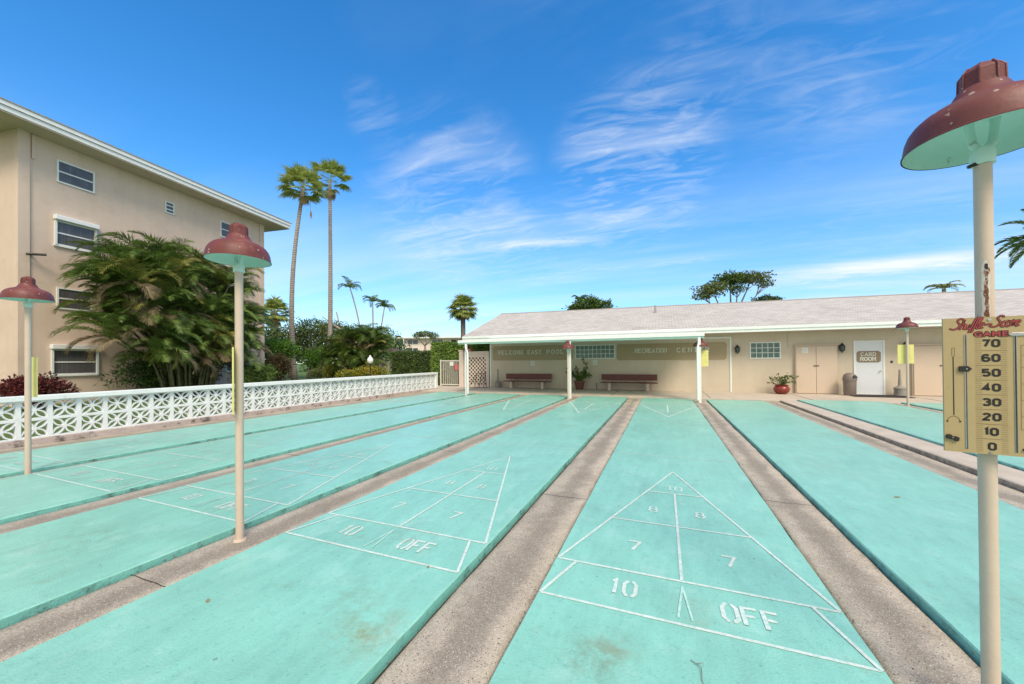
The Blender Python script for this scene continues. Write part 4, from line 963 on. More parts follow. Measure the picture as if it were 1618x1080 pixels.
# wall lanterns
def lantern(x, label, first=[None]):
    if first[0]:
        o = copy_tree(first[0]); o.location = (x, WY, 1.98); o['label'] = label; return o
    o = empty('wall_lantern', (x, WY, 1.98), label, 'wall lantern', group='black wall lanterns'); first[0] = o
    b = MB(); b.box(-.05, .05, -.02, -.001, -.10, .10); b.tube([(0, -.02, .05), (0, -.10, .12), (0, -.14, .16), (0, -.14, .20)], .010, 8); b.build('bracket', MT['black'], o)
    h = MB(); h.lathe([(0, .24), (.02, .23), (.03, .20), (.055, .17), (.105, .11), (.112, .10), (.0, .10)], 6, c=(0, -.14, 0))
    h.lathe([(0, -.13), (.05, -.13), (.085, -.11), (.085, -.10), (0, -.10)], 6, c=(0, -.14, 0)); h.lathe([(0, -.20), (.018, -.18), (.03, -.13)], 6, c=(0, -.14, 0))
    for k in range(6):
        a = k*math.pi/3; h.tube([(.082*math.cos(a), -.14+.082*math.sin(a), -.10), (.10*math.cos(a), -.14+.10*math.sin(a), .10)], .008, 5)
    h.build('cage', MT['black'], o)
    g = MB(); g.lathe([(.07, -.098), (.088, .098)], 6, c=(0, -.14, 0)); g.build('lantern_glass', MT['glass'], o)
    return o
lantern(3.05, 'black wall lantern between the white trim and the small block window')
lantern(6.88, 'black wall lantern between the left closet and the card room door')
lantern(8.90, 'black wall lantern right of the card room door, behind the yellow board')

# benches
def bench(x0, x1, label, first=[None]):
    cx_ = (x0+x1)/2; L_ = (x1-x0)/2
    if first[0]:
        o = copy_tree(first[0]); o.location = (cx_, 19.0, .035); o['label'] = label; return o
    o = empty('bench', (cx_, 19.0, .035), label, 'bench', group='dark red benches against the wall'); first[0] = o
    s = MB(); s.box(-L_, L_, -.22, .0, .37, .415); s.box(-L_, L_, .01, .20, .37, .415); s.build('seat', MT['bench'], o, bevel=.006)
    b = MB(); b.box(-L_+.02, L_-.02, .20, .24, .50, .80); b.build('backrest', MT['bench'], o, bevel=.006)
    for s_ in (-1, 1):
        l = MB(); X = s_*(L_-.45); l.box(X-.07, X+.07, -.15, .18, 0, .37); l.build('leg', MT['concrete'], o, bevel=.008)
        l = MB(); l.box(X-.05, X+.05, .245, .30, .0, .76); l.build('back_support', MT['concrete'], o)
    return o
bench(-8.44, -5.72, 'dark red bench on concrete legs under the WELCOME EAST POOL sign')
bench(-3.04, -.42, 'dark red bench on concrete legs right of the leafy brown pot')

# foliage generators ------------------------------------------------
def leaf_quad(mb, p, d, n, L_, W):
    s = d.cross(n);
    if s.length < .01: s = Vector((1, 0, 0))
    s.normalize(); m1 = p+d*L_*.5; up = n*W*.15
    a = len(mb.v); mb.v += [tuple(p), tuple(m1+s*W/2-up), tuple(p+d*L_), tuple(m1-s*W/2-up)]; mb.f.append((a, a+1, a+2, a+3))
def rdir(rnd, zb=0.):
    z = rnd.uniform(-1, 1); t = rnd.uniform(0, 2*math.pi); r = math.sqrt(max(0, 1-z*z)); v = Vector((r*math.cos(t), r*math.sin(t), z+zb)); return v.normalized()
def blobleaves(mb, rnd, c, rx, ry, rz, n, L_, W, shell=.5, lump=.35, flat=0.):
    c = Vector(c); sd = rnd.uniform(0, 50)
    for _ in range(n):
        d = rdir(rnd); k = 1+lump*2*(noise.noise(d*1.9+Vector((sd, 0, 0))))
        r = (shell+(1-shell)*rnd.random()**.6)*k
        p = c+Vector((d.x*rx, d.y*ry, d.z*rz))*r
        nd = (rdir(rnd)+d*.7+Vector((0, 0, .2))).normalized(); s = rnd.uniform(.6, 1.25)
        leaf_quad(mb, p, nd, rdir(rnd), L_*s, W*s)
def bush(name, label, cat, c, rx, ry, rz, n, L_, W, m_, seed, group=None, trunk=True, lumps=5, kind='foliage', m2=None):
    rnd = random.Random(seed); o = empty(name, (c[0], c[1], 0), label, cat, group=group)
    mb = MB(); mb2 = MB()
    for i in range(lumps):
        d = rdir(rnd); off = Vector((d.x*rx, d.y*ry, abs(d.z)*rz*.6-.1*rz))*.5
        tgt = mb2 if (m2 and i % 2) else mb
        blobleaves(tgt, rnd, Vector((0, 0, c[2]))+off, rx*.62, ry*.62, rz*.62, n//lumps, L_, W)
    blobleaves(mb, rnd, (0, 0, c[2]), rx*.8, ry*.8, rz*.8, n//3, L_, W, .3)
    mb.build(kind, m_, o)
    if m2: mb2.build(kind, m2, o)
    if trunk:
        t = MB()
        for i in range(6):
            a = rnd.uniform(0, 6.28); t.tube([(rx*.12*math.cos(a), ry*.12*math.sin(a), -.1), (rx*.3*math.cos(a), ry*.3*math.sin(a), c[2]*.6), (rx*.5*math.cos(a), ry*.5*math.sin(a), c[2]+rz*.3)], [.035, .025, .01], 6)
        t.build('stem', MT['bark'], o)
    return o
def tree(name, label, base, height, clusters, m_, seed, L_, W, n, trunk_r=.2, bark='bark', group=None, lean=(0, 0), m2=None, cat='tree', shell=.35):
    """clusters: (dx,dy,z,rx,ry,rz)"""
    rnd = random.Random(seed); o = empty(name, (base[0], base[1], 0), label, cat, group=group)
    t = MB(); fork = min(c[2]-c[5] for c in clusters)*.75
    pts = [(0, 0, -.2), (lean[0]*.4+.1*trunk_r, lean[1]*.4, fork*.5), (lean[0], lean[1], fork)]
    t.tube(pts, [trunk_r, trunk_r*.8, trunk_r*.7], 10)
    for c in clusters:
        p0 = Vector((lean[0], lean[1], fork)); p1 = Vector((c[0], c[1], c[2])); md = (p0+p1)/2+Vector((rnd.uniform(-.2, .2)*c[3], rnd.uniform(-.2, .2)*c[3], -.12*(p1-p0).length))
        q1 = p0.lerp(md, .55)+Vector((rnd.uniform(-.1, .1), 0, rnd.uniform(-.1, .1)))*c[3]
        t.tube([p0, q1, md, md.lerp(p1, .5)+Vector((0, 0, -.1*c[5])), p1], [trunk_r*.5, trunk_r*.42, trunk_r*.33, trunk_r*.2, trunk_r*.08], 7)
        for k in range(4):
            d = rdir(rnd); t.tube([md, md.lerp(p1, .5), p1+Vector((d.x*c[3], d.y*c[4], d.z*c[5]))*.7], [trunk_r*.22, trunk_r*.14, trunk_r*.04], 5)
    t.build('trunk', MT[bark], o, smooth=True)
    mb = MB(); mb2 = MB(); vol = sum(c[3]*c[4]*c[5] for c in clusters)
    for i, c in enumerate(clusters):
        blobleaves(mb2 if (m2 and i % 3 == 1) else mb, rnd, c[:3], c[3], c[4], c[5], int(n*c[3]*c[4]*c[5]/vol), L_, W, shell, .4)
    mb.build('crown', m_, o)
    if m2: mb2.build('crown', m2, o)
    return o

def feather(mb, rnd, p, az, el, L_, bend, n, lw, ll, droop=.35, rach=None, twist=0.):
    """one pinnate frond: rachis arc plus leaflets"""
    pts = []; q = Vector(p); K = 14; h = Vector((math.cos(az), math.sin(az), 0))
    sidev = Vector((-math.sin(az), math.cos(az), 0))
    for i in range(K+1):
        t = i/K; e = el-bend*t**1.7; d = h*math.cos(e)+Vector((0, 0, math.sin(e)))+sidev*twist*t; d.normalize()
        pts.append((q.copy(), d)); q = q+d*(L_/K)
    rm = rach if rach is not None else mb
    rm.tube([a for a, _ in pts[::2]], [max(.004, .014*(1-i/len(pts[::2])))*(L_/2.4) for i in range(len(pts[::2]))], 4, cap=False)
    for i in range(n):
        t = .10+.90*i/(n-1); k = min(K-1, int(t*K)); fr = t*K-k; P = pts[k][0].lerp(pts[k+1][0], fr); d = pts[k][1]
        s = d.cross(Vector((0, 0, 1)));
        if s.length < .05: s = sidev.copy()
        s.normalize(); up = s.cross(d)
        prof = math.sin(math.pi*min(1, (.14+t*.84)))**.6
        for sg in (-1, 1):
            a = R(62-34*t)+rnd.uniform(-.12, .12)
            ld = (d*math.cos(a)+s*sg*math.sin(a)+up*(.30+rnd.uniform(-.15, .15))).normalized(); l = ll*prof*rnd.uniform(.85, 1.1)
            if l < .04: continue
            m_ = P+ld*l*.5; ld2 = (ld+Vector((0, 0, -droop-rnd.uniform(0, .4)))).normalized(); e_ = m_+ld2*l*.5
            wv = (d*.9+up*.25*sg).normalized()*lw/2; b = len(mb.v)
            mb.v += [tuple(P+wv*.5), tuple(P-wv*.5), tuple(m_-wv), tuple(m_+wv), tuple(e_-wv*.15), tuple(e_+wv*.15)]
            mb.f += [(b, b+1, b+2, b+3), (b+3, b+2, b+4, b+5)]
def fan(mb, rnd, p, d, pet, rad, n=20, droop=.3, spread=150, fold=.25, dm=None):
    """costapalmate leaf: petiole then radiating segments"""
    d = d.normalized(); c = Vector(p)+d*pet; s = d.cross(Vector((0, 0, 1)))
    if s.length < .05: s = Vector((1, 0, 0))
    s.normalize(); up = s.cross(d)
    w = .02*rad; b = len(mb.v); P = Vector(p); mb.v += [tuple(P+s*w), tuple(P-s*w), tuple(c-s*w), tuple(c+s*w)]; mb.f.append((b, b+1, b+2, b+3))
    for i in range(n):
        a = R(-spread+2*spread*i/(n-1)); dd = (d*math.cos(a)+s*math.sin(a)+up*fold*(1 if i % 2 else .75)).normalized(); r = rad*rnd.uniform(.85, 1.08)*(1-.25*abs(a)/R(spread))
        t = s*math.cos(a)-d*math.sin(a); hw_ = rad*R(spread)*2/n*.34
        m_ = c+dd*r*.55+Vector((0, 0, -droop*.08*r)); e_ = m_+(dd+Vector((0, 0, -droop-rnd.uniform(0, .35)))).normalized()*r*.45; b = len(mb.v)
        mb.v += [tuple(c+t*hw_*.15), tuple(c-t*hw_*.15), tuple(m_-t*hw_+up*.01), tuple(m_+t*hw_+up*.01), tuple(e_)]
        mb.f += [(b, b+1, b+2, b+3), (b+3, b+2, b+4)]

# potted plants
def pot(x, y, prof, m_, label, seed, kind):
    o = empty('potted_plant', (x, y, .035), label, 'potted plant'); p = MB(); p.lathe(prof, 28); p.build('pot', m_, o, smooth='auto')
    top = max(z for r, z in prof); rr = max(r for r, z in prof[-3:])
    s = MB(); s.lathe([(0, top-.05), (rr*.85, top-.05)], 20); s.build('soil', MT['soil'], o)
    rnd = random.Random(seed); mb = MB(); st = MB()
    if kind == 'broad':
        for k in range(7):
            a = rnd.uniform(0, 6.28); q = Vector((0, 0, top)); pts = [q.copy()]; tall = [1.05, .5, .55, .35, .6, .4, .3][k]; ln = [.12, -.55, .25, .5, -.1, -.35, .3][k]
            for i in range(5): q = q+Vector((ln*.22+(.10 if k == 0 and i < 3 else 0)-(.22 if k == 0 and i > 3 else 0), rnd.uniform(-.04, .04), tall/5)); pts.append(q.copy())
            st.tube(pts, .012, 5)
            for i in range(1, 6):
                for _ in range(9):
                    d = (rdir(rnd)+Vector((0, 0, .2))).normalized(); leaf_quad(mb, pts[i]+rdir(rnd)*.06, d, rdir(rnd), rnd.uniform(.12, .2), rnd.uniform(.06, .1))
        mb.build('foliage', MT['lf_mid'], o)
    else:
        for _ in range(34):
            a = rnd.uniform(0, 6.28); r = rnd.uniform(.02, .52); h = rnd.uniform(.06, .48)*(1-r*.6); tip = Vector((r*math.cos(a)+(.12 if rnd.random() < .4 else 0), r*.5*math.sin(a), top+h))
            st.tube([(0, 0, top-.05), tip*.55+Vector((0, 0, top*.5)), tip], .006, 4)
            for _ in range(6): leaf_quad(mb, tip+rdir(rnd)*.03, (rdir(rnd)+Vector((0, 0, .4))).normalized(), rdir(rnd), rnd.uniform(.07, .13), rnd.uniform(.045, .075))
        mb.build('foliage', MT['lf_olive'], o)
    st.build('stem', MT['lf_dark'], o)
pot(-4.18, 19.0, [(0, 0), (.17, 0), (.19, .03), (.27, .38), (.30, .40), (.30, .46), (.27, .46), (.25, .40)], MT['brownpot'], 'brown tapered pot with a tall leaning green plant between the benches', 3, 'broad')
pot(4.63, 18.95, [(0, 0), (.15, 0), (.19, .02), (.27, .10), (.305, .20), (.28, .29), (.23, .34), (.25, .37), (.27, .39), (.23, .40)], MT['terracotta'], 'oxblood round pot with spreading succulent left of the tan closet', 5, 'succ')

# bin, urns, mat, rack, standpipe
o = empty('trash_bin', (6.98, 18.98, .035), 'domed taupe trash bin left of the card room door', 'trash bin')
b = MB(); b.lathe([(0, 0), (.19, 0), (.20, .02), (.215, .60), (.215, .62)], 28); b.build('bin_body', MT['trash'], o, smooth='auto')
b = MB(); b.lathe([(.232, .61), (.235, .67), (.225, .74), (.19, .84), (.13, .90), (.06, .925), (0, .93)], 28); lid = b.build('dome_lid', MT['trash'], o, smooth='auto')
b = MB(); b.prism([(-.09, -.055), (.09, -.055), (.075, .04), (.04, .06), (-.04, .06), (-.075, .04)], Matrix.Translation((.10, -.20, .77)) @ Matrix.Rotation(R(26), 4, 'Z') @ Matrix.Rotation(R(62), 4, 'X'), .012); b.build('flap', MT['black'], lid)
def urn(x, y, label, first=[None]):
    if first[0]: o = copy_tree(first[0]); o.location = (x, y, .035); o['label'] = label; return
    o = empty('smoking_urn', (x, y, .035), label, 'ash urn', group='smoking urns by the wall'); first[0] = o
    b = MB(); b.lathe([(0, 0), (.18, 0), (.19, .02), (.19, .06), (.175, .07), (.175, .27), (.19, .28), (.19, .32), (.15, .36), (.07, .40), (.055, .44)], 24, a0=.2); b.build('urn_base', MT['urn'], o, smooth='auto')
    b = MB(); b.lathe([(.055, .43), (.042, .75), (.032, 1.02), (.034, 1.05), (.0, 1.06)], 16); b.build('neck', MT['urn'], o, smooth='auto')
urn(8.62, 19.15, 'grey smoking urn with tall neck right of the card room door')
urn(-8.93, 19.2, 'grey smoking urn with tall neck left of the left bench')
mt = MB(); mt.box(6.9, 8.7, 18.3, 19.35, .037, .055); tag(mt.build('door_mat', MT['rubber'], bevel=.004), 'long black rubber mat in front of the card room door', 'door mat')
o = empty('cue_rack', (-10.0, 18.6, .035), 'weathered metal cue rack leaning frame beside the lattice screen', 'rack')
b = MB(); r = .018
b.tube([(-.62, -.1, 0), (.75, -.1, 0)], r, 6); b.tube([(-.62, .25, 0), (.75, .25, 0)], r, 6)
for x in (-.05, .25, .5): b.tube([(x-.02, -.1, 0), (x+.05, .06, .80)], r, 6)
b.tube([(-.50, -.1, 0), (.02, .06, .80)], r, 6); b.tube([(-.1, .06, .80), (.62, .06, .84)], r, 6); b.tube([(.50, .25, 0), (.55, .06, .82)], r, 6); b.tube([(.1, -.1, 0), (.5, .06, .78)], r*.8, 6)
b.build('rack_frame', MT['rack'], o)
o = MB(); o.tube([(0, 0, 0), (0, 0, .30)], .022, 8); o.tube([(0, 0, .30), (0, 0, .36)], .035, 8); o.tube([(0, 0, .27), (-.05, -.03, .27)], .015, 6)
sp = o.build('standpipe', MT['rack']); sp.location = (-3.28, 18.9, .035); tag(sp, 'short dark standpipe at the left end of the right bench', 'standpipe')

# lattice screen, pier, gate
o = empty('lattice_screen', (-10.4, WY, 0), 'pinkish lattice screen wall of small square openings left of the building', 'screen wall')
b = MB(); b.box(-.86, .80, -.08, .08, 1.78, 2.10); b.box(-.86, .80, -.09, .09, 2.10, 2.14); b.box(.60, .80, -.08, .08, .04, 1.78); b.box(-.86, -.78, -.08, .08, .04, 1.78); b.box(-.78, .60, -.08, .08, -.02, .16); b.build('screen_frame', MT['pinkish'], o)
b = MB(); cs = .115
nxc = 12; nzc = 14
for j in range(nzc):
    for i in range(nxc):
        if (i+j) % 2 == 0 or (i % 4 == 3 and j % 4 == 3):
            x0 = -.78+i*cs; z0 = .16+j*cs*1.006; b.box(x0-.004, x0+cs+.004, -.05+.0006*((i*7+j) % 5), .05, z0-.004, z0+cs+.004)
b.build('lattice', MT['pinkish'], o)
o = empty('gate_pier', (-11.42, WY-.02, 0), 'pinkish pier between the picket gate and the lattice screen', 'pier')
b = MB(); b.box(-.14, .14, -.12, .12, -.02, 2.16); b.build('pier_shaft', MT['pinkish'], o, bevel=.008)
b = MB(); b.box(-.17, .17, -.15, .15, 2.16, 2.22); b.build('pier_cap', MT['pinkish'], o)
o = empty('picket_gate', (-12.25, WY, 0), 'pale pinkish metal picket gate with two notices beside the hedge', 'gate')
b = MB()
b.box(-.72, -.66, -.03, .03, .02, 1.66); b.box(.60, .66, -.03, .03, .02, 1.66); b.box(-.66, .60, -.025, .025, 1.57, 1.62); b.box(-.66, .60, -.025, .025, .10, .15); b.build('gate_frame', MT['gate'], o)
for i in range(8):
    b = MB(); x = -.66+1.26*(i+1)/9; b.box(x-.017, x+.017, -.012, .012, .15, 1.57); b.build('picket', MT['gate'], o)
BOX('notice_plate', -.02, .24, -.04, -.026, 1.28, 1.53, MT['paper'], o); BOX('red_notice_plate', .30, .56, -.04, -.026, 1.02, 1.36, MT['redsign'], o)
# pavement behind gate
b = MB(); b.quad((-15.2, 19.7, .02), (-9.6, 19.7, .02), (-9.6, 26, .02), (-15.2, 26, .02)); struct(b.build('pavement', MT['apron']))

# ================================================================== APARTMENT BLOCK (left)
AP = empty('apartment_block', (-24.0, 7.0, 0), 'four storey tan stucco apartment block with white flat roof edge', 'apartment building', rz=R(8.0))
# local frame: facade in plane x=0, local y along facade (0 = world y 7), positive towards the far corner
YA, YB, HT = -1.05, 10.05, 10.98
c = MB(); c.box(-14, 0, YA, YB, -.2, HT); c.build('wall', MT['stucco_tan'], AP)
c = MB(); c.box(-16, 1.02, YA-1.3, YB+1.15, HT+.001, HT+.055); c.build('soffit', MT['soffit'], AP)
c = MB(); c.box(-16, 1.05, YA-1.33, YB+1.18, HT+.056, HT+.235); c.box(-16, 1.10, YA-1.38, YB+1.23, HT+.247, HT+.41); c.build('roof_edge', MT['white'], AP)
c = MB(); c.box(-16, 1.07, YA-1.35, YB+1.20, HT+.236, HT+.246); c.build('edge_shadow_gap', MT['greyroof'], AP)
c = MB(); c.box(-16, 1.13, YA-1.41, YB+1.26, HT+.411, HT+.455); c.build('roof', MT['greyroof'], AP)
c = MB(); c.box(.001, .06, YA-.001, YA+.32, -.2, HT); c.build('corner_band', MT['stucco_tan'], AP)
c = MB(); c.box(.001, .008, YA+.41, YA+.43, 6.1, HT-.01); c.box(.001, .07, YA+.38, YA+.46, HT-1.0, HT-.02); c.build('conduit', MT['stucco_tan'], AP)
c = MB(); c.tube([(.0, YA+.35, 6.02), (.25, YA+.35, 6.05)], .03, 6); c.tube([(.2, YA+.15, 6.0), (.42, YA+.62, 6.07)], .05, 8); c.build('security_light', MT['black'], AP)
c = MB(); c.box(.001, .05, YB-.32, YB+.0, -.2, HT); c.build('corner_band', MT['stucco_tan'], AP)
def awin(y0, y1, z0, z1, hood=False, rails=1, m_='curtain'):
    t = .06; X = .05
    f = MB(); f.box(.001, X, y0, y1, z0, z0+t); f.box(.001, X, y0, y1, z1-t, z1); f.box(.001, X, y0, y0+t, z0+t, z1-t); f.box(.001, X, y1-t, y1, z0+t, z1-t)
    w_ = f.build('window', MT['frame'], AP)
    g = MB(); g.box(.0015, .015, y0+t, y1-t, z0+t, z1-t); g.build('pane', MT[m_], w_)
    g = MB()
    for i in range(rails):
        z = z0+(z1-z0)*(i+1)/(rails+1); g.box(.0155, .04, y0+t, y1-t, z-.028, z+.028)
    g.build('rail', MT['frame'], w_)
    if hood:
        h = MB(); h.box(.001, .22, y0-.04, y1+.04, z1+.001, z1+.20); h.build('shutter_box', MT['white'], w_, bevel=.02)
        for ya_, yb_ in ((y0-.005, y0+.06), (y1-.06, y1+.005)): h = MB(); h.box(.0505, .10, ya_, yb_, z0, z1); h.build('shutter_track', MT['frame'], w_)
        s = MB(); s.box(-.02, .08, y0-.03, y1+.03, z0-.06, z0-.001); s.build('sill', MT['frame'], w_)
awin(.05, 1.28, 9.36, 10.32)
awin(-.02, 1.32, 6.66, 7.72, True)
awin(.05, 1.20, 3.94, 4.86)
awin(-.12, 1.38, 1.12, 2.22, True)
awin(4.1, 4.55, 9.60, 10.22, rails=2)
awin(7.05, 8.0, 9.26, 10.22)
awin(7.05, 8.4, 6.5, 7.55); awin(7.05, 8.4, 3.8, 4.8); awin(7.3, 8.9, 1.05, 1.95, True)

# ================================================================== VEGETATION
# areca clump in front of the facade
def areca_clump(name, label, base, H, half, n_st, n_fr, seed, L0, group=None, thin=.5, dry=.10, axis=R(98), n_low=0):
    rnd = random.Random(seed); o = empty(name, (base[0], base[1], 0), label, 'palm')
    gr, dr, ye, st = MB(), MB(), MB(), MB()
    ax = Vector((math.cos(axis), math.sin(axis), 0)); pp = Vector((math.sin(axis), -math.cos(axis), 0))
    for i in range(n_st):
        u = -1+2*(i+.5)/n_st+rnd.uniform(-.08, .08); v = rnd.uniform(-1, 1)
        hgt_ = H*(1-.30*abs(u)**2.2)*(rnd.uniform(.16, 1.0) if abs(u) < .6 else rnd.uniform(.45, 1.0))
        b0 = ax*u*half*.22+pp*v*.5; top = ax*u*half*.66+pp*v*thin+Vector((0, 0, max(.8, hgt_)))
        md = b0.lerp(top, .5)+Vector((0, 0, .15*hgt_))-ax*u*half*.08
        st.tube([b0+Vector((0, 0, -.2)), b0.lerp(md, .5), md, md.lerp(top, .6), top], [.06, .055, .05, .045, .04], 7)
        for k in range(n_fr):
            az = rnd.uniform(0, 2*math.pi)
            if rnd.random() < .55: az = axis+(0 if rnd.random() < .5+.5*u else math.pi)+rnd.uniform(-.7, .7)
            if math.cos(az)*pp.x+math.sin(az)*pp.y < -.55: az += math.pi*rnd.uniform(.5, 1)
            el = rnd.uniform(.6, 1.5); L_ = L0*rnd.uniform(.75, 1.15); bend = rnd.uniform(1.3, 2.3)+(.3 if el > .9 else 0)
            q = rnd.random(); low = k >= n_fr-2
            tgt = dr if (q < dry or (low and q < .28)) else (ye if q < dry+.10 else gr)
            if tgt is dr: el = rnd.uniform(-.6, .3); bend = rnd.uniform(1.0, 1.6); L_ *= .75
            feather(tgt, rnd, top, az, el, L_, bend, 60, .029, .62, rach=ye if tgt is gr else tgt, twist=rnd.uniform(-.35, .35))
    for i in range(n_low):   # young suckers and drooping fronds on the open side
        u = rnd.uniform(-1, 1); hz_ = rnd.uniform(.25, .62)*H*(1-.25*abs(u)); top = ax*u*half*.5+pp*rnd.uniform(thin*.4, thin*1.3)+Vector((0, 0, hz_))
        az = math.atan2(pp.y, pp.x)+rnd.uniform(-1.5, 1.5); q = rnd.random(); tgt = dr if q < dry*.8 else (ye if q < dry+.08 else gr)
        feather(tgt, rnd, top, az, rnd.uniform(.1, 1.1) if tgt is gr else rnd.uniform(-.7, .2), L0*rnd.uniform(.6, .95), rnd.uniform(1.2, 2.3), 54, .029, .58, rach=ye if tgt is gr else tgt, twist=rnd.uniform(-.5, .5))
    gr.build('fronds', MT['areca'], o); dr.build('dry_fronds', MT['areca_dry'], o); ye.build('yellowing_fronds', MT['areca_yel'], o); st.build('stems', MT['areca_stem'], o, smooth=True)
    return o
areca_clump('areca_palm', 'large dense clump of bushy areca palm against the tan apartment wall', (-22.3, 10.9, 0), 6.9, 4.3, 70, 10, 11, 1.9, thin=.9, n_low=110, dry=.085)
areca_clump('areca_palm', 'big dark bushy palm clump behind the white globe lamp', (-23.6, 23.6, 0), 4.1, 2.6, 26, 10, 12, 1.8, dry=.04, axis=R(22), thin=.8, n_low=70)
# low fronds filling the lower part of the big clump
bush('shrub', 'dark leafy undergrowth at the foot of the big palm clump', 'shrub', (-22.6, 10.9, 1.1), .9, 2.3, 1.2, 6000, .22, .06, MT['lf_dark'], 5, trunk=False)
bush('croton_bush', 'red leaved croton bush at the far left behind the block wall', 'bush', (-21.6, 5.85, .62), .75, .95, .66, 5200, .11, .055, MT['lf_red'], 21, m2=MT['lf_red'])
bush('shrub', 'rounded dark green shrub right of the palm clump by the wall', 'shrub', (-21.0, 13.2, .75), .8, 1.35, .92, 9000, .10, .045, MT['lf_mid'], 22, lumps=6)
bush('shrub', 'tall shrub with bronze lower leaves between the building corner and the first tall palm', 'shrub', (-25.9, 18.3, 1.15), 1.0, 1.1, 1.2, 4200, .15, .07, MT['lf_brownish'], 23, m2=MT['lf_mid'])
bush('shrub', 'bright green bush topping the bronze shrub by the building corner', 'shrub', (-27.4, 19.6, 2.5), 1.2, 1.3, 1.05, 5200, .15, .07, MT['lf_bright'], 24)
bush('shrub', 'bright green bush between the two tall palms', 'shrub', (-30.2, 25.5, 1.7), 1.5, 1.3, 1.5, 6000, .16, .08, MT['lf_bright'], 25, m2=MT['lf_mid'])
bush('shrub', 'grey green low shrub behind the first tall palm', 'shrub', (-29.3, 24.8, .5), .8, .8, .6, 1800, .14, .06, MT['lf_olive'], 26)
bush('croton_bush', 'yellow croton between the two tall palms', 'bush', (-27.2, 24.4, .75), .7, .7, .85, 2400, .15, .07, MT['lf_yellow'], 27)
bush('croton_bush', 'yellow green croton just right of the second tall palm', 'bush', (-22.9, 21.4, .55), .7, .6, .5, 2000, .13, .06, MT['lf_yellow'], 28, m2=MT['lf_mid'])
bush('croton_bush', 'long yellow croton hedge behind the white globe lamp', 'bush', (-20.0, 21.1, .78), 1.5, .6, .55, 5200, .13, .06, MT['lf_yellow'], 29, m2=MT['lf_yellow'])
bush('croton_bush', 'small yellow croton left of the globe lamp', 'bush', (-21.8, 20.8, .50), .7, .5, .45, 1700, .13, .06, MT['lf_yellow'], 30, m2=MT['lf_mid'])
# hedges: boxy leaf masses
def hedge(label, x0, x1, y0, y1, h, seed, m_, n, L_=.10, h2=None):
    rnd = random.Random(seed); o = empty('hedge', ((x0+x1)/2, (y0+y1)/2, 0), label, 'hedge'); h2 = h2 or h
    core = MB(); hx, hy = (x1-x0)/2, (y1-y0)/2
    n0 = len(core.v); core.v += [(-hx+.15, -hy+.15, -.1), (hx-.15, -hy+.15, -.1), (hx-.15, hy-.15, -.1), (-hx+.15, hy-.15, -.1), (-hx+.15, -hy+.15, h-.15), (hx-.15, -hy+.15, h2-.15), (hx-.15, hy-.15, h2-.15), (-hx+.15, hy-.15, h-.15)]
    core.f += [(0, 1, 5, 4), (1, 2, 6, 5), (2, 3, 7, 6), (3, 0, 4, 7), (4, 5, 6, 7)]
    core.build('hedge_branches', MT['soil'], o)
    mb = MB(); A = [hx*2*h, hx*2*h, hy*2*h, hy*2*h, hx*hy*4]; tot_ = sum(A)
    for face, ar in enumerate(A):
        for _ in range(int(n*ar/tot_)):
            a, b = rnd.uniform(-1, 1), rnd.random(); dep = rnd.random()**2*.16
            top = lambda x: h+(h2-h)*(x+hx)/(2*hx)
            if face == 0: p = Vector((a*hx, -hy+dep, b*top(a*hx))); nn = Vector((0, -1, 0))
            elif face == 1: p = Vector((a*hx, hy-dep, b*top(a*hx))); nn = Vector((0, 1, 0))
            elif face == 2: p = Vector((-hx+dep, a*hy, b*h)); nn = Vector((-1, 0, 0))
            elif face == 3: p = Vector((hx-dep, a*hy, b*h2)); nn = Vector((1, 0, 0))
            else: x = a*hx; p = Vector((x, (b*2-1)*hy, top(x)-dep)); nn = Vector((0, 0, 1))
            k = .07*noise.noise(p*1.6+Vector((seed, 0, 0)))+.05*noise.noise(p*4); p += nn*k
            leaf_quad(mb, p, (rdir(rnd)+nn*.5+Vector((0, 0, -.2))).normalized(), nn, L_*rnd.uniform(.6, 1.3), L_*.55)
    mb.build('foliage', m_, o)
hedge('tall clipped bright green hedge behind the picket gate', -14.0, -9.9, 20.0, 21.6, 2.78, 41, MT['lf_hedge'], 26000, .11, 2.62)
hedge('lower darker hedge left of the tall clipped hedge', -20.5, -14.6, 23.8, 25.0, 2.35, 42, MT['lf_mid'], 14000, .12)

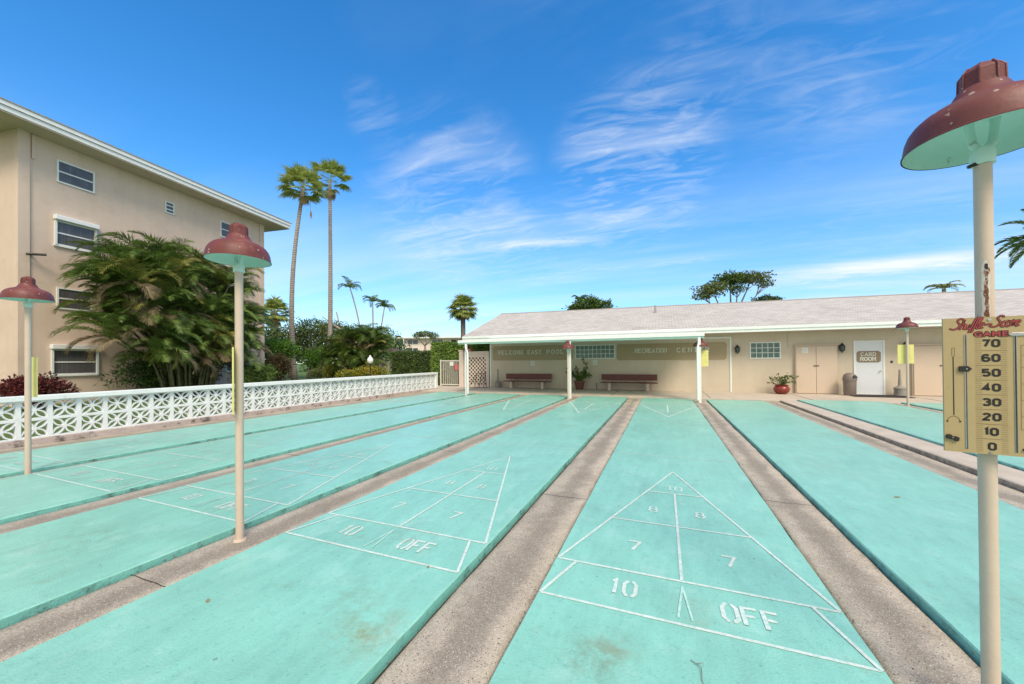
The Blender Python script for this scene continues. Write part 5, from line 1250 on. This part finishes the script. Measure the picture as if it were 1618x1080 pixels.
# tall fan palms
def fan_palm(name, label, base, H, curve, r0, r1, n, pet, rad, seed, m_, dry=3, skirt=0., group=None, minel=-.5, bark='palm_bark', droop=.35, boot=None, spread=105):
    rnd = random.Random(seed); o = empty(name, (base[0], base[1], 0), label, 'palm tree', group=group)
    t = MB(); pts = []
    for i in range(15):
        s = i/14; x = curve[0]*math.sin(s*math.pi)*.5+curve[2]*s**2; y = curve[1]*math.sin(s*math.pi)*.5+curve[3]*s**2; pts.append((x, y, -.2+(H+.2)*s))
    rad_ = [r0*(1.25 if i == 0 else 1)*(1-i/14)+r1*i/14 for i in range(15)]
    t.tube(pts, rad_, 14); t.build('trunk', MT[bark], o, smooth=True)
    top = Vector(pts[-1])
    if boot:
        b = MB()
        for k in range(40):
            a = rnd.uniform(0, 6.28); z = rnd.uniform(-boot, 0); d = Vector((math.cos(a), math.sin(a), .9)).normalized()
            leaf_quad(b, top+Vector((0, 0, z))+d*r1*.6, d, Vector((-math.sin(a), math.cos(a), 0)), .38, .13)
        b.build('leaf_boots', MT['bark'], o)
    cr = MB(); dr = MB()
    for k in range(n):
        az = k*2.39996+rnd.uniform(-.3, .3); el = 1.35-(1.35-minel)*(k/n)**.8+rnd.uniform(-.12, .12)
        d = Vector((math.cos(az)*math.cos(el), math.sin(az)*math.cos(el), math.sin(el)))
        fan(cr, rnd, top, d, pet*rnd.uniform(.8, 1.15), rad*rnd.uniform(.8, 1.1), 22, droop+max(0, -el)*.3, spread, .12)
    for k in range(dry):
        az = rnd.uniform(0, 6.28); el = rnd.uniform(-1.3, -.6); d = Vector((math.cos(az)*math.cos(el), math.sin(az)*math.cos(el), math.sin(el)))
        fan(dr, rnd, top, d, pet*.8, rad*.8, 16, .8, 50, .05)
    cr.build('crown', m_, o)
    if dry: dr.build('dry_leaves', MT['fan_dry'], o)
    return o, top
o, tp = fan_palm('tall_fan_palm', 'left one of the two very tall slender fan palms, with curved trunk', (-30.15, 22.97), 16.9, (-.75, -.3, .85, .25), .22, .14, 34, 1.15, 1.15, 51, MT['fan'], 4, minel=-.5)
dd_ = MB(); fan(dd_, random.Random(3), Vector((.55, .2, -1.0))+tp, Vector((.05, 0, -1)), .9, 1.1, 10, .2, 14, .03); dd_.build('hanging_dead_leaf', MT['fan_dry'], o)
fan_palm('tall_fan_palm', 'right and taller one of the two very tall slender fan palms', (-29.79, 26.35), 19.0, (.2, .05, .05, .1), .24, .13, 26, 1.3, 1.05, 52, MT['fan'], 5, minel=-.35)
fan_palm('cabbage_palm', 'stout cabbage palm behind the left end of the recreation building', (-15.9, 27.6), 6.0, (0, 0, 0, 0), .22, .20, 44, .75, .95, 53, MT['fan'], 3, minel=-.75, boot=.8, bark='bark', droop=.6)
fan_palm('cabbage_palm', 'cabbage palm beside the apartment block corner', (-40.2, 28.0), 7.0, (.6, 0, .5, 0), .42, .40, 34, 1.1, 1.2, 54, MT['fan'], 5, minel=-.6, boot=1.4, bark='palebark', droop=.6)
# slim feather palms in the distance
def slim_palm(label, base, H, bend, seed, L_=2.0, nf=11, r=.11):
    rnd = random.Random(seed); o = empty('slim_palm', (base[0], base[1], 0), label, 'palm tree', group='slim distant palms')
    t = MB(); pts = [(bend[0]*(i/8)**2, bend[1]*(i/8)**2, H*i/8) for i in range(9)]; t.tube(pts, [r*1.2]+[r]*7+[r*.8], 8); t.build('trunk', MT['palm_bark'], o, smooth=True)
    cr = MB(); top = Vector(pts[-1])
    for k in range(nf): feather(cr, rnd, top, k*2.4+rnd.uniform(-.3, .3), rnd.uniform(.2, 1.2), L_*rnd.uniform(.8, 1.1), rnd.uniform(1.3, 2.2), 26, .09, .7, .5)
    cr.build('fronds', MT['areca'], o); return o
slim_palm('leftmost slim distant palm leaning left, right of the tall fan palms', (-44.6, 46.4), 13.4, (-2.0, -.8), 61, 2.4, 10, .11)
slim_palm('middle slim distant palm above the big dark clump', (-43.1, 46.9), 11.1, (-.1, 0), 62, 2.2, 10, .10)
slim_palm('right slim distant palm with ragged crown above the dark clump', (-40.9, 45.6), 9.9, (1.0, .2), 63, 1.9, 9, .09)
ds = MB(); ds.tube([(0, 0, 0), (-.5, -.1, 5), (-1.6, -.3, 9.4)], [.15, .14, .08], 7); d_ = ds.build('dead_palm_stem', MT['palm_bark']); d_.location = (-45.9, 44.0, 0); tag(d_, 'bare leaning palm stem left of the slim palms', 'dead palm')
# right edge palm
o = empty('date_palm', (22.6, 33.6, 0), 'dark feathery palm poking in at the right edge behind the pole', 'palm tree')
t = MB(); t.tube([(0, 0, 0), (0, 0, 9.0)], [.3, .22], 10); t.build('trunk', MT['palm_bark'], o); cr = MB(); rnd = random.Random(71)
for k in range(30): feather(cr, rnd, Vector((0, 0, 9.0)), k*2.4, rnd.uniform(-.3, 1.1), 2.7, rnd.uniform(.8, 1.4), 62, .07, .55, .1)
cr.build('fronds', MT['areca'], o)
o = empty('distant_palm', (41.6, 81., 0), 'tiny palm top peeping over the roof ridge on the right', 'palm tree')
t = MB(); t.tube([(0, 0, 0), (0, 0, 12.0)], .25, 8); t.build('trunk', MT['palm_bark'], o); cr = MB()
for k in range(10): feather(cr, rnd, Vector((0, 0, 12.0)), k*2.4, rnd.uniform(.1, 1.1), 2.4, 1.6, 20, .14, .8, .4)
cr.build('fronds', MT['areca_yel'], o)
o.location.z = .45
# trees
tree('spreading_tree', 'open tree with pale twisted trunk between the two tall palms', (-33.6, 27.2), 6, [(-1.6, -.6, 4.5, 1.5, 1.4, .9), (.3, .2, 5.1, 1.8, 1.6, .9), (2.4, .9, 4.8, 1.7, 1.5, .9), (.9, .4, 4.1, 1.4, 1.4, .7), (4.2, 1.5, 4.3, 1.3, 1.3, .9)], MT['lf_olive'], 81, .19, .10, 7200, .30, 'palebark', m2=MT['lf_mid'], lean=(.5, .2))
tree('tree', 'dense green tree between the second tall palm and the dark clump', (-29.5, 30.5), 6, [(0, 0, 3.7, 2.2, 2.2, 1.5), (2.2, .8, 3.9, 1.6, 1.5, 1.2), (-1.8, -.8, 3.0, 1.7, 1.6, 1.2)], MT['lf_mid'], 82, .2, .1, 6500, .2)
tree('tree', 'dark tree under the cabbage palm at the building corner', (-36., 27.), 5, [(0, 0, 3.3, 2.4, 2.4, 1.5), (-1.5, -1, 4.2, 1.8, 1.8, 1.2), (2.0, .6, 3.9, 1.6, 1.6, 1.3), (3.6, 1.6, 4.6, 1.3, 1.3, .9)], MT['lf_dark'], 83, .22, .12, 6500, .25)
bm_ = MB(); bm_.tube([(0, 0, 3.2), (-1.5, -.5, 4.6), (-3.4, -1.2, 6.0)], [.09, .07, .04], 6); bm_.tube([(-1.5, -.5, 4.6), (-2.6, -.3, 5.0)], [.05, .02], 5); bo_ = bm_.build('bare_branch', MT['palebark']); bo_.location = (-27.4, 27.6, 0)
tr_b = empty('bare_tree', (-27.0, 27.8, 0), 'thin bare leaning tree crossing behind the second tall palm', 'bare tree')
bo_.parent = tr_b; bo_.location = (-.4, -.2, 0); t = MB(); t.tube([(.0, 0, -.2), (-.1, -.1, 1.8), (-.4, -.2, 3.25)], [.12, .1, .085], 7); t.build('trunk', MT['palebark'], tr_b)
# trees behind the roof
tree('sea_grape_tree', 'umbrella shaped tree rising behind the middle of the roof', (7.6, 51.0), 12, [(-2.2, -.9, 9.9, 1.7, 1.7, .75), (-.2, .1, 11.1, 1.9, 1.8, .85), (2.2, .8, 11.2, 1.8, 1.7, .65), (-3.2, -1.1, 9.1, 1.1, 1.1, .45), (.6, .3, 9.9, 1.1, 1.1, .5), (3.6, 1.4, 10.5, 1.0, 1.0, .5)], MT['lf_olive'], 91, .26, .17, 5200, .32, m2=MT['lf_mid'], shell=.2)
tree('tree', 'small low tree crown peeping over the roof right of the umbrella tree', (11.3, 52.6), 9, [(0, 0, 8.6, 1.2, 1.2, .45), (.9, .3, 8.4, .9, .9, .4)], MT['lf_dark'], 92, .24, .15, 1200, .2)
tree('tree', 'round green tree crown over the left part of the roof', (-9.2, 49.7), 9, [(0, 0, 8.9, 2.0, 1.8, .95), (-1.6, -.6, 8.3, 1.3, 1.3, .8), (1.8, .7, 8.7, 1.2, 1.2, .7)], MT['lf_mid'], 93, .26, .16, 5200, .25)
slim_palm('tiny palm sprout above the round green tree behind the roof', (-10.3, 49.8), 9.6, (-.1, 0), 64, 1.3, 7, .1)
tree('tree', 'tiny tree tip touching the left of the roof ridge', (-15.5, 48.4), 7, [(0, 0, 6.9, .6, .6, .35)], MT['lf_dark'], 94, .2, .12, 300, .12)
# distant tree line
rnd = random.Random(99)
for i, (x, y, h, r_c) in enumerate(((-62, 58, 6.5, 4.5), (-54, 62, 7.0, 5), (-75, 52, 8, 5.5), (-88, 40, 7, 6), (-48, 50, 5.2, 4.), (-60, 44, 5.6, 4.5), (-68, 34, 6, 4.5))):
    tree('tree', ['distant tree far behind the tall palms', 'distant tree behind the slim palms', 'distant tree beyond the apartment corner', 'distant tree at the far left behind the apartments', 'distant tree under the slim palms', 'distant tree behind the spreading tree', 'distant tree behind the cabbage palm'][i],
         (x, y), h, [(0, 0, h*.62, r_c*.9, r_c*.9, h*.32), (r_c*.6, .5, h*.5, r_c*.6, r_c*.6, h*.25), (-r_c*.6, -.5, h*.52, r_c*.6, r_c*.6, h*.26)], MT['lf_dark'] if i % 2 else MT['lf_mid'], 200+i, .5, .3, 2200, .3, group='distant background trees')

# globe lamp, shed, fence, far building
o = empty('globe_lamp', (-17.48, 18.37, -.05), 'white globe lamp on a black post behind the block wall', 'street lamp')
b = MB(); b.tube([(0, 0, 0), (0, 0, .25), (0, 0, .30), (0, 0, 1.42)], [.09, .08, .045, .04], 12); b.lathe([(.04, 1.40), (.10, 1.43), (.12, 1.46), (.10, 1.50), (0, 1.50)], 16); b.build('post', MT['black'], o, smooth='auto')
b = MB(); b.lathe([(.08, 1.50), (.15, 1.56), (.19, 1.66), (.185, 1.76), (.14, 1.86), (.07, 1.92), (.055, 1.95), (.06, 2.0), (.03, 2.03), (0, 2.035)], 24); b.build('globe', MT['globe'], o, smooth=True)
o = empty('garden_shed', (-34.0, 33.5, 0), 'low brown garden building with pale roof behind the second tall palm', 'shed')
b = MB(); b.box(-3, 1.2, 0, 3, -.1, 1.9); b.build('wall', MT['shedwall'], o); b = MB()
b.v = [(-3.5, -.6, 1.85), (1.7, -.6, 1.85), (1.7, 1.5, 2.7), (-3.5, 1.5, 2.7), (-3.5, 3.6, 1.85), (1.7, 3.6, 1.85)]; b.f = [(0, 1, 2, 3), (3, 2, 5, 4), (0, 3, 4), (1, 5, 2)]; b.build('roof', MT['shedroof'], o)
o = empty('wooden_fence', (-28.3, 27.0, 0), 'short brown wooden board fence right of the second tall palm', 'fence'); o.rotation_euler = (0, 0, R(22))
for i in range(12):
    b = MB(); b.box(-1.5+i*.26, -1.5+i*.26+.22, -.012, .012, -.1, 1.15+.03*(i % 3)); b.build('board', MT['woodfence'], o)
b = MB(); b.box(-1.5, 1.6, .013, .05, .9, 1.0); b.build('fence_rail', MT['woodfence'], o)
# far apartment building
o = empty('distant_apartments', (-66., 91.5, 0), 'distant pinkish white apartment building above the hedges', 'apartment building', rz=R(22))
b = MB(); b.box(-14, 26, 0, 10, -.5, 8.2); b.build('wall', MT['pinkwall'], o)
b = MB(); b.box(-14.5, 27, -1.4, 10.5, 8.2, 8.55); b.build('roof', MT['farroof'], o)
for i, x in enumerate((-3.8, 3.4, 9., 15, 21)):
    for z in (4.2, 6.6, 1.5):
        f = MB(); f.box(x-.1, x+3.1, -.08, -.001, z-.1, z+1.3); wn = f.build('window', MT['frame'], o); g = MB(); g.box(x, x+1.4, -.11, -.081, z, z+1.2); g.box(x+1.55, x+3, -.11, -.081, z, z+1.2); g.build('pane', MT['glass'], wn)
for z in (5.2, 2.6):
    b = MB(); b.box(-10, -4.3, -1.3, -.001, z-.2, z); b.box(-10, -4.3, -1.35, -1.301, z, z+.9); b.build('balcony', MT['farroof'], o)
for x in (-9.6, -7.2, -4.6): b = MB(); b.box(x-.12, x+.12, -1.3, -1.1, 5.2, 8.2); b.build('balcony_post', MT['farroof'], o)
b = MB(); b.box(-9.4, -4.7, -.1, -.002, 5.2, 7.7); b.build('balcony_glass', MT['glass'], o)
for x in (-8, -1.0, 1.5, 12.5, 14.5, 20): b = MB(); b.box(x, x+1.3, 2, 3.2, 8.551, 9.3); b.build('air_conditioner', MT['black'], o)
o = empty('red_roof_hut', (-45.5, 53., 0), 'small dark red pitched roof left of the distant apartments', 'house')
b = MB(); b.box(-2.4, 2.4, 0, 4, -.2, 2.9); b.build('wall', MT['pinkwall'], o); b = MB(); b.v = [(-2.8, -.5, 2.8), (2.8, -.5, 2.8), (-2.8, 4.5, 2.8), (2.8, 4.5, 2.8), (-1.8, 2, 4.1), (-.8, 2, 4.1)]; b.f = [(0, 1, 5, 4), (1, 3, 5), (3, 2, 4, 5), (2, 0, 4)]; b.build('roof', MT['bench'], o)
tree('tree', 'grey green tree standing in front of the distant apartments', (-54, 76.5), 8, [(0, 0, 8.3, 2.2, 2.0, .6), (1.8, .9, 7.7, 1.5, 1.4, .6), (-1.6, -.8, 7.8, 1.3, 1.3, .5)], MT['lf_olive'], 95, .35, .2, 1500, .3)
